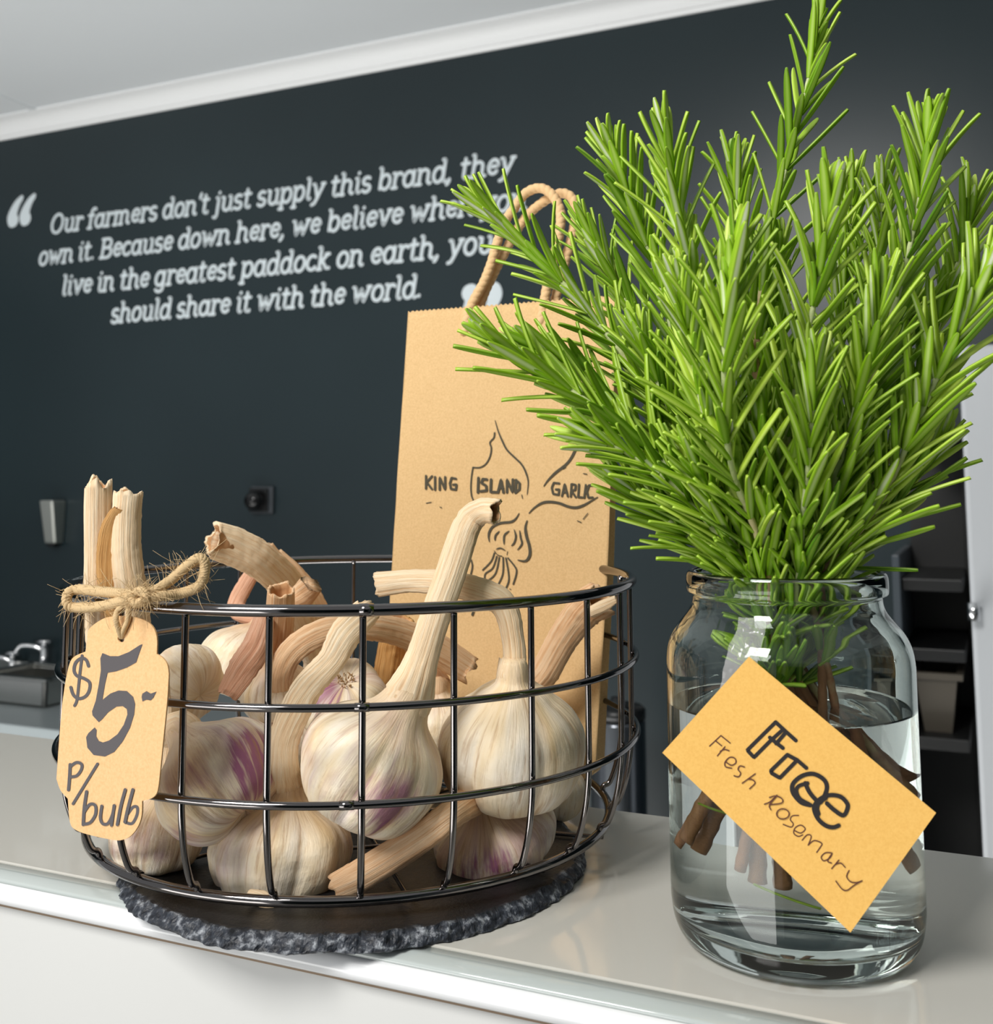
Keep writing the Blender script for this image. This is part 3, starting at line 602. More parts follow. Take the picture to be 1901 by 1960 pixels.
bulb('bulb behind the price tag with the left of two upright stems', 200, 1372, .506, 66, (0, 1, 0), [(194, 1250, .487, 27), (188, 1140, .482, 26), (187, 1030, .482, 25), (188, 926, .482, 25)], seed=17, neck=.36, purple=.1, tan=.2, lobes=8, tone='cream', flat=.7, rag=.45)
bulb('bulb behind the price tag with the right of two upright stems', 270, 1440, .520, 70, (.05, 1, -.1), [(262, 1270, .492, 30), (253, 1150, .478, 30), (242, 1060, .478, 28), (243, 985, .480, 27), (246, 945, .482, 28)], seed=18, neck=.36, purple=.5, tan=.3, lobes=8, tone='cream', flat=.7, rag=.35)
def strip(name, parent_label, pts, wid, tone, seed, flat=.16):
    r = thing('garlic_leaf', parent_label, 'dry leaf', pts[0]); stem('blade', pts, wid, r, tone, flat, seed, False, .5, .3, 40); return r
strip('leaf', 'brown dried leaf folded between the two upright garlic stems', [P(222, 1180, .480), P(212, 1120, .478), P(208, 1060, .477), P(212, 1010, .477), P(226, 975, .476)], [.0044, .0052, .0050, .0042, .0026], 'brown', 21, .35)
strip('leaf', 'pinkish dry leaf hanging beside the stubby cut stem', [P(505, 1185, .526), P(492, 1235, .520), P(468, 1275, .518), P(436, 1330, .520)], [.0050, .0070, .0070, .0052], 'pink', 22, .2)
strip('leaf', 'short dry stub poking up behind the flattened stem', [P(560, 1105, .604), P(530, 1072, .602), P(512, 1046, .600)], [.0040, .0040, .0034], 'peach', 23, .6)
strip('leaf', 'curled dry leaf end pointing right beside the stubby cut stem', [P(556, 1158, .556), P(578, 1140, .552), P(596, 1118, .548)], [.0055, .0064, .0060], 'peach', 24, .5)
strip('leaf', 'thin pale leaf strip sticking out right past the basket rim', [P(1132, 1172, .556), P(1155, 1160, .552), P(1180, 1146, .548)], [.0030, .0030, .0018], 'cream', 25, .3)
strip('leaf', 'dry broken leaf behind the flattened stem sloping down to the right', [P(520, 1068, .620), P(560, 1110, .622), P(600, 1165, .626), P(620, 1220, .632)], [.0070, .0085, .0080, .006], 'peach', 26, .35)
# loose petal of skin caught under the base hoop
strip('leaf', 'white and mauve flake of garlic skin under the front of the basket', [P(478, 1712, .440), P(505, 1722, .437), P(526, 1733, .435)], [.0022, .0030, .0010], 'cream', 27, .15)

# ------------------------------------------------------------------ paper bag
def BYp(z): return .572+.115*(z-.012)
bag_n = unit(np.array([0, -1, .115])); bag_o = np.array([-.30, .572, .012])
def bagray(x, y):
    r = ray(x, y); return EYE+r*(((bag_o-EYE)@bag_n)/(r@bag_n))
bag = thing('paper_bag', 'brown kraft paper bag with twisted handles standing in the basket behind the garlic', 'paper bag', (-.27, .58, SLT+.006))
tl, tr = bagray(781, 600), bagray(1181, 566); ml, mr = bagray(746, 1145), bagray(1163, 1100); br = bagray(1139, 1480)
zb_ = SLT+.0065
xl = lambda z: float(np.interp(z, [.0, ml[2], tl[2]], [ml[0]+.012, ml[0], tl[0]])); xr = lambda z: float(np.interp(z, [zb_, br[2], mr[2], tr[2]], [br[0]-.008, br[0], mr[0], tr[0]]))
zt = (tl[2]+tr[2])/2; nz, nx = 60, 90; V = []; F = []
dep = lambda z: float(np.interp(z, [.01, .07, .28], [.015, .012, .006]))
for i in range(nz+1):
    z = zb_+(zt-zb_)*i/nz
    for k in range(nx+1):
        u = k/nx; x = xl(z)+(xr(z)-xl(z))*u
        zz = z+(.0011*abs(((k*.5) % 1)*2-1) if i == nz else 0)
        V.append((x, BYp(z)-.0016*math.sin(math.pi*u)*math.sin(math.pi*min(1, i/nz))+.0006*fbm((x, z, 0), 25, 2, 4), zz))
F = [(i*(nx+1)+k, i*(nx+1)+k+1, (i+1)*(nx+1)+k+1, (i+1)*(nx+1)+k) for i in range(nz) for k in range(nx)]
mk = M_KRAFT
o = mesh('front_panel', V, F, mk, bag); o.modifiers.new('s', 'SOLIDIFY').thickness = .0003
V2 = [(x, y+dep(z)+.0008, z+.0012) for x, y, z in V]
o = mesh('back_panel', V2, [q[::-1] for q in F], mk, bag); o.modifiers.new('s', 'SOLIDIFY').thickness = .0003
for side in (0, 1):
    S = []; 
    for i in range(nz+1):
        z = zb_+(zt-zb_)*i/nz; x = xr(z) if side else xl(z); y = BYp(z); d = dep(z); inn = -.010 if side else .010
        S += [(x, y+.0002, z), (x+inn*min(1, (z-zb_)*12), y+d/2, z), (x, y+d, z)]
    o = mesh('side_gusset', S, [((i*3+k, i*3+k+1, (i+1)*3+k+1, (i+1)*3+k) if side else (i*3+k, (i+1)*3+k, (i+1)*3+k+1, i*3+k+1)) for i in range(nz) for k in (0, 1)], mk, bag, smooth=False)
    o.modifiers.new('s', 'SOLIDIFY').thickness = .0003
MB().add([(xl(zb_), BYp(zb_), zb_), (xr(zb_), BYp(zb_), zb_), (xr(zb_), BYp(zb_)+.015, zb_), (xl(zb_), BYp(zb_)+.015, zb_)], [(0, 3, 2, 1)]).build('base', mk, bag, False)
M_CORD = mat('paper_cord', lin(226, 188, 138), .75)
def twisted(mb, pts, r, turns, ply=2, n=8, a0=.17, a1=.86):
    c = resample(crom(pts, 10), 220); t, A, B = frames(c)
    s = np.linspace(0, 1, len(c))
    for k in range(ply):
        a = s*turns*2*math.pi+k*2*math.pi/ply; mb.tube(c+(A*np.cos(a)[:, None]+B*np.sin(a)[:, None])*r*a0, r*a1, n)
def handle(px, off):
    m = MB(); pts = []
    for x, y in px:
        q = bagray(x, y); r = ray(x, y); pts.append(EYE+r*((q[1]+off)/r[1]))
    twisted(m, pts, .0031, 26); m.build('handle', M_CORD, bag)
handle([(890, 640), (900, 590), (933, 525), (962, 434), (984, 399), (1006, 370), (1034, 360), (1058, 374), (1073, 408), (1070, 450), (1060, 496), (1045, 560), (1035, 620)], .0010)
handle([(908, 640), (920, 582), (941, 532), (968, 480), (986, 446), (1012, 410), (1045, 383), (1073, 370), (1094, 378), (1102, 404), (1098, 440), (1083, 497), (1066, 560), (1056, 620)], .0085)
# print on the bag
def b3(x, y, h):
    q = bagray(x, y)
    for _ in (0, 1):
        i = (q[2]-zb_)/(zt-zb_); u = (q[0]-xl(q[2]))/(xr(q[2])-xl(q[2])); Y = BYp(q[2])-.0016*math.sin(math.pi*min(1, max(0, u)))*math.sin(math.pi*min(1, max(0, i)))+.0006*fbm((q[0], q[2], 0), 25, 2, 4)-.00045-h
        q = PY(x, y, Y)
    return q
def bc(x, y): return (780+x/4.7525, 780+y/4.7525)
m = MB()
def bs(pts, w, smooth=True, taper=False):
    p = np.array([bc(*q) for q in pts]); c = crom(p, 6) if smooth else np.array(sdiv(p)); n = len(c)
    ww = w/4.7525*(np.interp(np.linspace(0, 1, n), [0, .25, .75, 1], [.35, 1, 1, .35]) if taper else np.ones(n)); ribbon(m, c, ww, b3)
bs([(797, 118), (825, 215), (865, 310), (905, 385), (970, 450), (1040, 520), (1080, 600), (1098, 680), (1088, 790)], 17, taper=True)
bs([(792, 230), (785, 275), (750, 318), (762, 370), (752, 440), (715, 510), (660, 545), (595, 545)], 14)
bs([(595, 545), (582, 630), (576, 720), (582, 800), (600, 850), (604, 900)], 13)
bs([(1605, 100), (1590, 190), (1560, 300), (1500, 440), (1440, 520), (1350, 590), (1280, 660), (1240, 715)], 24, taper=True)
bs([(1105, 962), (1150, 915), (1220, 870), (1290, 858), (1380, 870), (1460, 900), (1530, 910), (1600, 890), (1670, 850), (1730, 815)], 24, taper=True)
bs([(1015, 962), (985, 1010), (940, 1040), (850, 1050), (780, 1080), (745, 1130), (738, 1180), (745, 1220)], 22, taper=True)
for c in ([(835, 1125), (800, 1165), (795, 1210)], [(925, 1122), (880, 1165), (878, 1245)], [(970, 1110), (985, 1170), (970, 1230), (945, 1258)], [(1020, 1118), (1028, 1180), (1040, 1240), (1000, 1295)]): bs(c, 17, taper=True)
bs([(1088, 1028), (1072, 1090), (1082, 1170), (1108, 1260), (1112, 1340), (1075, 1395), (1005, 1388)], 26, taper=True)
bs([(805, 1290), (845, 1278), (890, 1300)], 12, taper=True); bs([(790, 1305), (820, 1340), (860, 1352)], 8); bs([(910, 1310), (905, 1340)], 6)
for c in ([(790, 1325), (760, 1400), (685, 1478)], [(812, 1355), (775, 1460), (710, 1510), (702, 1560)], [(835, 1365), (800, 1510), (720, 1590), (708, 1650)], [(870, 1365), (865, 1520), (800, 1655)], [(895, 1370), (918, 1500), (920, 1580), (888, 1660)], [(915, 1370), (985, 1460), (988, 1520), (962, 1605)]): bs(c, 15)
bs([(578, 1385), (590, 1450), (565, 1550), (545, 1598)], 14); bs([(625, 1140), (605, 1240), (588, 1310)], 10); bs([(600, 1850), (590, 1885)], 22)
for a, b in (((1600, 600), (1632, 606)), ((1545, 1030), (1580, 1045)), ((1598, 1015), (1640, 962)), ((295, 905), (310, 910)), ((1415, 560), (1440, 545)), ((1040, 795), (1046, 825)), ((170, 870), (215, 862)), ((930, 1650), (938, 1654))): bs([a, b], 8, False)
def word(ch, w): [bs(q, w, False) for q in ch]
word([[(168, 622), (168, 738)], [(222, 625), (175, 680), (222, 742)], [(250, 632), (250, 748)], [(292, 748), (292, 635), (342, 748), (342, 632)], [(440, 648), (400, 640), (385, 690), (395, 740), (440, 748), (445, 700), (415, 702)]], 21)
word([[(645, 640), (640, 772)], [(722, 655), (685, 650), (672, 685), (715, 712), (720, 755), (665, 762)], [(760, 655), (755, 768), (805, 770)], [(822, 772), (850, 655), (872, 772)], [(832, 730), (868, 730)], [(905, 772), (905, 655), (955, 772), (958, 655)], [(988, 660), (982, 775)], [(985, 660), (1020, 690), (1018, 745), (982, 775)]], 24)
word([[(1380, 690), (1330, 685), (1312, 730), (1325, 785), (1375, 795), (1380, 745), (1350, 745)], [(1405, 805), (1430, 695), (1458, 808)], [(1412, 770), (1450, 772)], [(1485, 810), (1492, 695), (1530, 705), (1525, 750), (1490, 755), (1530, 815)], [(1560, 700), (1552, 815), (1590, 818)], [(1622, 705), (1608, 820)], [(1690, 705), (1650, 708), (1632, 765), (1645, 820), (1685, 818)]], 20)
m.build('printed_drawing', M_PRINT, bag, False)
# ------------------------------------------------------------------ price tag
def plane(p0, p1, p2):
    n = unit(np.cross(np.array(p1)-p0, np.array(p2)-p0))
    if n@(EYE-p0) < 0: n = -n
    return np.array(p0), n
def hit(pl, x, y): r = ray(x, y); return EYE+r*(((pl[0]-EYE)@pl[1])/(r@pl[1]))
def slab(out, pl, th, name, m, parent, hole=None):
    pts = np.array(out, float); 
    lists = [[Vector((a, b, 0)) for a, b in pts]]; allp = list(pts)
    if hole is not None: lists.append([Vector((a, b, 0)) for a, b in hole]); allp += list(hole)
    tri = geometry.tessellate_polygon(lists); n = len(allp)
    A = [hit(pl, a, b) for a, b in allp]; B = [q-pl[1]*th for q in A]
    F = [tuple(q) for q in tri]+[tuple(i+n for i in q[::-1]) for q in tri]
    k = len(pts); F += [(i, (i+1) % k, n+(i+1) % k, n+i) for i in range(k)]
    if hole is not None: h = len(hole); F += [(k+i, n+k+i, n+k+(i+1) % h, k+(i+1) % h) for i in range(h)]
    import bmesh
    o = mesh(name, A+B, F, m, parent, smooth=False)
    bm = bmesh.new(); bm.from_mesh(o.data); bmesh.ops.recalc_face_normals(bm, faces=bm.faces); bm.to_mesh(o.data); bm.free(); return o
eR = entry(318, 1290, .1452); e1 = entry(235, 1180, .1445)
tpl = plane(P(323, 1290, eR-.0045), P(112, 1435, eR+.018), P(323, 1500, eR-.0115))
tg = thing('price_tag', 'scalloped kraft price tag lettered $5 p/bulb tied to the basket rim', 'price tag', hit(tpl, 233, 1205))
arcs = [[(167, 1224), (170, 1205), (189, 1189), (208, 1181), (240, 1179), (271, 1185), (291, 1198), (300, 1220), (300, 1252)],
        [(300, 1252), (311, 1259), (320, 1272), (323, 1290)], [(323, 1290), (320, 1340), (312, 1420), (304, 1500)], [(304, 1500), (300, 1518), (290, 1528), (272, 1533)], [(272, 1533), (271, 1560), (264, 1582), (250, 1600), (236, 1607), (219, 1608), (175, 1599), (146, 1589), (134, 1574), (130, 1529)],
        [(130, 1529), (116, 1513), (108, 1491)], [(108, 1491), (113, 1420), (119, 1350), (126, 1300)], [(126, 1300), (133, 1271), (142, 1257), (164, 1247)], [(164, 1247), (167, 1224)]]
out = []
for a in arcs: out += [tuple(q) for q in crom(a, 5)[:-1]]
hole = [(232+7*math.cos(q), 1222+7.5*math.sin(q)) for q in np.arange(16)*math.pi/8]
slab(out, tpl, .0007, 'card', M_TAG, tg, hole)
def t3(x, y, h): return hit(tpl, x, y)+tpl[1]*(.0001+h)
def tc(x, y): return (100+x/5.025, 1230+y/5.025)
m = MB()
five = [(485, 100), (560, 130), (640, 130), (740, 90), (850, 20), (870, 15), (830, 130), (810, 190), (720, 240), (620, 275), (535, 290), (510, 400), (485, 550), (560, 490), (640, 460), (720, 465), (780, 520), (800, 590), (790, 690), (750, 820), (680, 950), (600, 1050), (510, 1095), (400, 1080), (340, 1010), (328, 910), (350, 870), (410, 815), (430, 840), (425, 900), (450, 945), (490, 960), (550, 940), (630, 880), (690, 790), (725, 690), (720, 640), (680, 610), (620, 615), (540, 670), (480, 740), (450, 765), (390, 700), (385, 660), (420, 560), (450, 400), (470, 270), (465, 150)]
polyfill(m, [tc(*q) for q in five], t3)
polyfill(m, [tc(*q) for q in [(870, 490), (910, 465), (950, 490), (1005, 470), (975, 530), (950, 555), (910, 548), (870, 565), (862, 520)]], t3)
def ts(pts, w, smooth=True):
    p = np.array([tc(*q) for q in pts]); ribbon(m, crom(p, 6) if smooth else p, w/5.025, t3)
ts([(352, 225), (330, 168), (285, 150), (230, 190), (212, 265), (240, 318), (310, 345), (362, 385), (358, 460), (320, 518), (255, 538), (205, 500), (182, 430)], 31); ts([(290, 125), (268, 300), (242, 540), (218, 605)], 27)
ts([(176, 1172), (170, 1290), (160, 1415)], 31); ts([(178, 1190), (235, 1152), (285, 1168), (283, 1220), (240, 1278), (185, 1290)], 29)
ts([(440, 1165), (320, 1360), (205, 1548)], 27)
ts([(335, 1432), (312, 1590), (302, 1748)], 31); ts([(312, 1625), (365, 1555), (418, 1565), (420, 1650), (370, 1728), (305, 1745)], 29)
ts([(482, 1570), (468, 1680), (490, 1738), (540, 1738), (582, 1660), (602, 1565)], 29); ts([(600, 1565), (575, 1755)], 28)
ts([(708, 1412), (665, 1570), (632, 1748)], 30)
ts([(782, 1412), (735, 1590), (706, 1722)], 31); ts([(730, 1645), (778, 1582), (820, 1585), (815, 1660), (770, 1738), (706, 1728)], 29)
m.build('lettering', M_INK, tg, False)
# ------------------------------------------------------------------ twine
M_TWINE = mat('jute_twine', lin(208, 180, 136), .9)
tw = thing('twine', 'frayed jute twine bow knotted round the basket rim above the price tag', 'twine', P(262, 1143, entry(262, 1143, .1435)))
def rimd(x, off=-.003): return entry(max(x, 150), 1160, .1445)+off
tp = []
def strand(px, r=.0022):
    m = MB(); pts = [P(x, y, d) for x, y, d in px]; twisted(m, pts, r, 24 if len(px) > 6 else 9, 3, 6, .52, .50); m.build('strand', M_TWINE, tw); tp.append(resample(crom(pts, 8), 60))
strand([(286, 1146, rimd(286)), (240, 1137, rimd(240)), (190, 1132, rimd(190)), (150, 1128, rimd(150)), (130, 1136, rimd(150)-.001), (130, 1158, rimd(150)-.002), (150, 1163, rimd(150)-.003), (195, 1160, rimd(195)-.003), (235, 1150, rimd(235)-.003), (272, 1142, rimd(272)-.002)])
strand([(258, 1146, rimd(258)), (290, 1135, rimd(290)), (325, 1112, .432), (352, 1088, .432), (378, 1069, .432), (391, 1075, .432), (391, 1100, .432), (380, 1122, .432), (345, 1136, .432), (300, 1142, rimd(300)), (262, 1147, rimd(262)-.002)])
strand([(250, 1138, rimd(250)-.004), (272, 1132, rimd(272)-.004), (280, 1146, rimd(280)-.004), (262, 1154, rimd(262)-.005), (248, 1146, rimd(250)-.004)], .0020)
hd = float((hit(tpl, 232, 1218)-EYE)@FW)
strand([(246, 1150, rimd(240)-.003), (226, 1168, rimd(226)-.004), (222, 1186, hd-.0022), (228, 1206, hd-.0016), (233, 1219, hd+.0002), (237, 1206, hd-.0016), (245, 1186, hd-.0022), (246, 1164, rimd(240)-.004), (242, 1150, rimd(240)-.003)], .0012)
m = MB(); rg = np.random.default_rng(9)
for c in tp[:3]:
    for k in range(190):
        i = rg.integers(1, 58); b = c[i]; g = unit(rg.normal(0, 1, 3)+unit(c[i+1]-c[i-1])*.8); l = rg.uniform(.004, .011); h = unit(rg.normal(0, 1, 3))
        m.tube([b, b+g*l*.4+h*l*.06, b+g*l*.75+h*l*.2, b+g*l+h*l*.38], [.00012, .00011, .0001, .00006], 3)
m.build('fibres', M_TWINE, tw)
# ------------------------------------------------------------------ glass jar, water
JX, JY, WL = -.0784, .4473, .0885
jc = (JX, JY, 0.0)
mg = bpy.data.materials.new('clear_glass'); mg.use_nodes = True; nt = mg.node_tree; nt.nodes.clear()
def glassmat(m, ior, col):
    nt = m.node_tree; nt.nodes.clear(); g = nt.nodes.new('ShaderNodeBsdfGlass'); g.inputs['Color'].default_value = col; g.inputs['Roughness'].default_value = 0; g.inputs['IOR'].default_value = ior
    o = nt.nodes.new('ShaderNodeOutputMaterial'); nt.links.new(g.outputs[0], o.inputs[0]); return m
glassmat(mg, 1.5, (.945, .975, .96, 1))
def newm(n): q = bpy.data.materials.new(n); q.use_nodes = True; return q
mgw = glassmat(newm('glass_against_water'), 1.5/1.333, (.99, .996, .993, 1)); mws = glassmat(newm('water_surface'), 1.333, (1, 1, 1, 1))
mwt = newm('water_body'); nt = mwt.node_tree; nt.nodes.clear(); g = nt.nodes.new('ShaderNodeBsdfTransparent'); o = nt.nodes.new('ShaderNodeOutputMaterial'); nt.links.new(g.outputs[0], o.inputs[0])
jar = thing('glass_jar', 'clear glass jar of water holding the rosemary on the counter', 'jar', jc)
outer = crom([(.034, .0006), (.040, .0006), (.0440, .0030), (.0464, .0085), (.0474, .016)], 5).tolist()+[(.0474, .04), (.0474, .07)]+crom([(.0474, .098), (.0473, .105), (.0464, .111), (.0442, .1160), (.0408, .1203), (.0381, .1238), (.0368, .1268), (.0364, .1298)], 5).tolist()+crom([(.0368, .1306), (.0383, .1312), (.0388, .1322), (.0389, .1350), (.0387, .1378), (.0380, .1392), (.0371, .1396), (.0362, .1391), (.0352, .1375)], 4).tolist()
inner = crom([(.0346, .1340), (.0345, .1295), (.0350, .1262), (.0366, .1222), (.0393, .1182), (.0424, .1142), (.0444, .1100), (.0453, .1045), (.0454, .098)], 5).tolist()+[(.0454, .093), (.0454, WL)]
inw = [(.0454, WL), (.0454, .06), (.0454, .03)]+crom([(.0454, .020), (.0449, .0145), (.0430, .0105), (.039, .0085), (.030, .0078)], 5).tolist()+[(.015, .0080), (.0004, .0081)]
prof = [(.0004, .0034), (.015, .0032), (.028, .0024)]+outer+inner+inw[1:]
n = 128; v, f = lathe(prof, jc, n); nw = (len(prof)-len(inw)+1)-1
mi = [1 if (q[0]//n) >= nw else 0 for q in f]
f.append(tuple(range(n-1, -1, -1))); mi.append(0); f.append(tuple((len(prof)-1)*n+k for k in range(n))); mi.append(1)
import bmesh
o = mesh('glass_body', v, f, [mg, mgw], jar, midx=mi)
bm = bmesh.new(); bm.from_mesh(o.data); bmesh.ops.recalc_face_normals(bm, faces=bm.faces); bm.to_mesh(o.data); bm.free()
wp_ = [(max(r-.0001, .0003), z+.0001) for r, z in inw[::-1]][:-1]+[(.0453, WL-.0004)]
wtop = [(.0453, WL+.0006), (.0449, WL+.0002), (.0440, WL), (.03, WL), (.0004, WL)]
v, f = lathe(wp_+wtop, jc, n); k = len(wp_); mi = [0 if (q[0]//n) >= k-0 else 1 for q in f]
f.append(tuple(range(n-1, -1, -1))); mi.append(1); f.append(tuple((len(wp_)+len(wtop)-1)*n+q for q in range(n))); mi.append(0)
o = mesh('water', v, f, [mws, mwt], None, midx=mi, origin=(JX, JY, .0085)); tag(o, 'clear water filling two thirds of the glass jar', 'water', kind='stuff')
bm = bmesh.new(); bm.from_mesh(o.data); bmesh.ops.recalc_face_normals(bm, faces=bm.faces); bm.to_mesh(o.data); bm.free()
# ------------------------------------------------------------------ card on the jar
ju = unit(np.array([-JX, -JY, 0]))
cp = np.array([JX, JY, .06])+ju*.0484; cpl = (cp, ju)
card = thing('sign_card', 'tilted yellow kraft card reading Free Fresh Rosemary taped to the jar front', 'card', hit(cpl, 1530, 1520))
slab([(1434, 1257), (1268, 1441), (1628, 1785), (1792, 1556)], cpl, .0005, 'paper', M_CARD, card)
def k3(x, y, h): return hit(cpl, x, y)+ju*(.0001+h)
def kc(x, y): return (1260+x/3.5, 1240+y/3.5)
def ks(m, pts, w, smooth=True): p = np.array([kc(*q) for q in pts]); ribbon(m, crom(p, 6) if smooth else np.array(sdiv(p)), w/3.5, k3)
m = MB()
for pts in ([(787, 497), (597, 685), (642, 733), (752, 622), (838, 545)], [(787, 497), (855, 560), (922, 620)], [(748, 600), (790, 635), (835, 670)], [(858, 562), (790, 640)],
            [(865, 715), (755, 822), (760, 838), (815, 870), (925, 757)], [(865, 715), (930, 750), (992, 803)]): ks(m, pts, 26, False)
ks(m, [(985, 905), (1010, 960), (1050, 1010), (1085, 1035), (1125, 960), (1125, 905), (1090, 865), (1030, 842), (960, 858), (905, 905), (897, 950), (915, 990), (960, 1035), (1020, 1052)], 29)
ks(m, [(1000, 905), (940, 925), (925, 960), (950, 1010), (1010, 1045)], 26)
ks(m, [(1130, 1040), (1180, 1085), (1240, 1120), (1268, 1070), (1262, 1035), (1220, 995), (1150, 985), (1085, 1010), (1045, 1060), (1055, 1115), (1085, 1160), (1130, 1192), (1175, 1200), (1208, 1188)], 29)
ks(m, [(1120, 1005), (1080, 1030), (1062, 1070), (1072, 1110)], 30)
m.build('bold_lettering', M_BLACKINK, card, False)
m = MB()
for pts, s in (([(420, 587), (345, 657)], 0), ([(420, 587), (482, 637)], 0), ([(384, 622), (425, 655)], 0),
            ([(447, 662), (397, 722)], 0), ([(415, 692), (445, 680), (475, 688)], 1), ([(452, 762), (490, 785), (520, 768), (512, 738), (478, 733), (448, 765), (452, 795), (492, 805)], 1),
            ([(578, 797), (548, 790), (535, 812), (552, 838), (538, 862), (508, 855)], 1), ([(650, 842), (563, 905)], 0), ([(600, 878), (632, 882), (648, 905), (612, 942)], 1),
            ([(795, 985), (748, 1030), (712, 1045)], 1), ([(790, 995), (745, 1050), (755, 1082)], 1), ([(745, 1000), (790, 990), (830, 1010), (825, 1038), (750, 1048)], 1),
            (el(835, 1110, 42, 34), 0), ([(940, 1122), (900, 1125), (885, 1150), (905, 1178), (890, 1200), (838, 1182)], 1),
            ([(912, 1222), (955, 1240), (985, 1212), (955, 1187), (918, 1205), (908, 1240), (938, 1262), (968, 1252)], 1),
            ([(965, 1287), (998, 1252), (1025, 1262), (1005, 1320)], 1), ([(1005, 1320), (1045, 1290), (1095, 1308), (1085, 1335), (1062, 1368)], 1),
            ([(1160, 1372), (1120, 1372), (1092, 1400), (1110, 1425), (1150, 1405), (1165, 1375)], 1), ([(1165, 1375), (1135, 1425), (1160, 1440)], 1),
            ([(1210, 1420), (1162, 1477)], 0), ([(1185, 1450), (1222, 1440), (1252, 1468)], 1), ([(1278, 1490), (1262, 1530), (1290, 1565), (1330, 1570), (1365, 1558)], 1), ([(1365, 1558), (1310, 1590), (1265, 1622), (1230, 1612), (1190, 1560)], 1)): ks(m, pts, 8, bool(s))
m.build('fine_lettering', M_PEN, card, False)
mtp = mat('clear_tape', (.9, .9, .9, 1), .07, spec=1.0, Alpha=.26)
ou = np.array(outer); V = []; nu_, nv_ = 14, 26
for i in range(nv_):
    z = .096+(.1255-.096)*i/(nv_-1); r = float(np.interp(z, ou[:45, 1], ou[:45, 0]))+.0006
    for k in range(nu_):
        a0 = math.atan2(ju[1], ju[0])-.36+.0042*(i-10); a = a0-.13+.26*k/(nu_-1); q = r+.0016*max(0, fbm((k*.5, i*.32, 0), 1, 2, 8))
        V.append((JX+q*math.cos(a), JY+q*math.sin(a), z))
mesh('clear_tape', V, [(i*nu_+k, i*nu_+k+1, (i+1)*nu_+k+1, (i+1)*nu_+k) for i in range(nv_-1) for k in range(nu_-1)], mtp, card)
# ------------------------------------------------------------------ rosemary
ml_ = mat('rosemary_upper', lin(120, 165, 40), .38, spec=.45); t = NT(ml_); ti = t.attr('tint'); ac = t.attr('across'); al = t.attr('along')
c = t.ramp(ti, [(.0, lin(92, 134, 10)), (.45, lin(142, 182, 24)), (.8, lin(176, 206, 58)), (1, lin(200, 224, 102))])
c = t.mix(t.math('MULTIPLY', ac, .45), c, lin(206, 226, 120)); t.color(c)
mu_ = mat('rosemary_underside', lin(206, 220, 186), .55, spec=.3); t = NT(mu_); ac = t.attr('across'); ti = t.attr('tint')
mid = t.ramp(ti, [(.30, lin(140, 178, 60)), (.60, lin(172, 202, 92)), (.80, lin(210, 224, 176)), (1, lin(222, 230, 204))])
t.color(t.mix(t.ramp(ac, [(.15, (0, 0, 0, 1)), (.6, (1, 1, 1, 1))]), mid, t.ramp(ti, [(.0, lin(84, 132, 8)), (.5, lin(128, 172, 18)), (1, lin(160, 196, 50))])))
M_SOFTSTEM = mat('rosemary_green_stem', lin(176, 182, 130), .7); t = NT(M_SOFTSTEM); w = t.attr('wood')
t.color(t.ramp(t.math('ADD', w, t.math('MULTIPLY_ADD', t.noise(t.coord(), 220, 3), .3, -.15)), [(.15, lin(196, 206, 150)), (.4, lin(206, 188, 140)), (.6, lin(160, 112, 78)), (.9, lin(134, 96, 60))])); t.bump(t.noise(t.coord(), 600, 4), .5, .0008)
inn = np.array(inner[::-1]); 
def inner_r(z): return float(np.interp(z, inn[:, 1], inn[:, 0])) if z > WL else .0454
def leaf(buf, b, dirv, up, L, Wd, bend, tint):
    """one needle: b base, dirv direction, up = adaxial normal"""
    side = np.cross(dirv, up); side = side/np.linalg.norm(side); up = np.cross(side, dirv)
    SS = (0, .12, .3, .5, .68, .82, .91, .965, .992); S = len(SS); n0 = buf['n']; V = buf['v']; 
    for i in range(S):
        s = SS[i]; pt = b+dirv*L*s+up*(bend*L*s*s)
        w = Wd*.5*(.55+.45*min(1, s/.22))*(1 if s < .6 else math.sqrt(max(.0, 1-((s-.6)/.4)**2)))
        h = Wd*.27
        for (x, y, a) in ((-1, -.2, 1), (-.55, .75, .25), (0, .35, 0), (.55, .75, .25), (1, -.2, 1), (.5, -.75, .55), (0, -.35, 0), (-.5, -.75, .55)):
            V.append(pt+side*(x*w)+up*(y*h)); buf['a'].append(a); buf['t'].append(tint); buf['l'].append(s)
    for i in range(S-1):
        for k in range(8):
            a = n0+i*8; q = (a+k, a+(k+1) % 8, a+8+(k+1) % 8, a+8+k); buf['f'].append(q[::-1]); buf['m'].append(0 if k < 4 else 1)
    buf['f'].append(tuple(n0+(S-1)*8+k for k in range(7, -1, -1))); buf['m'].append(0); buf['n'] += S*8
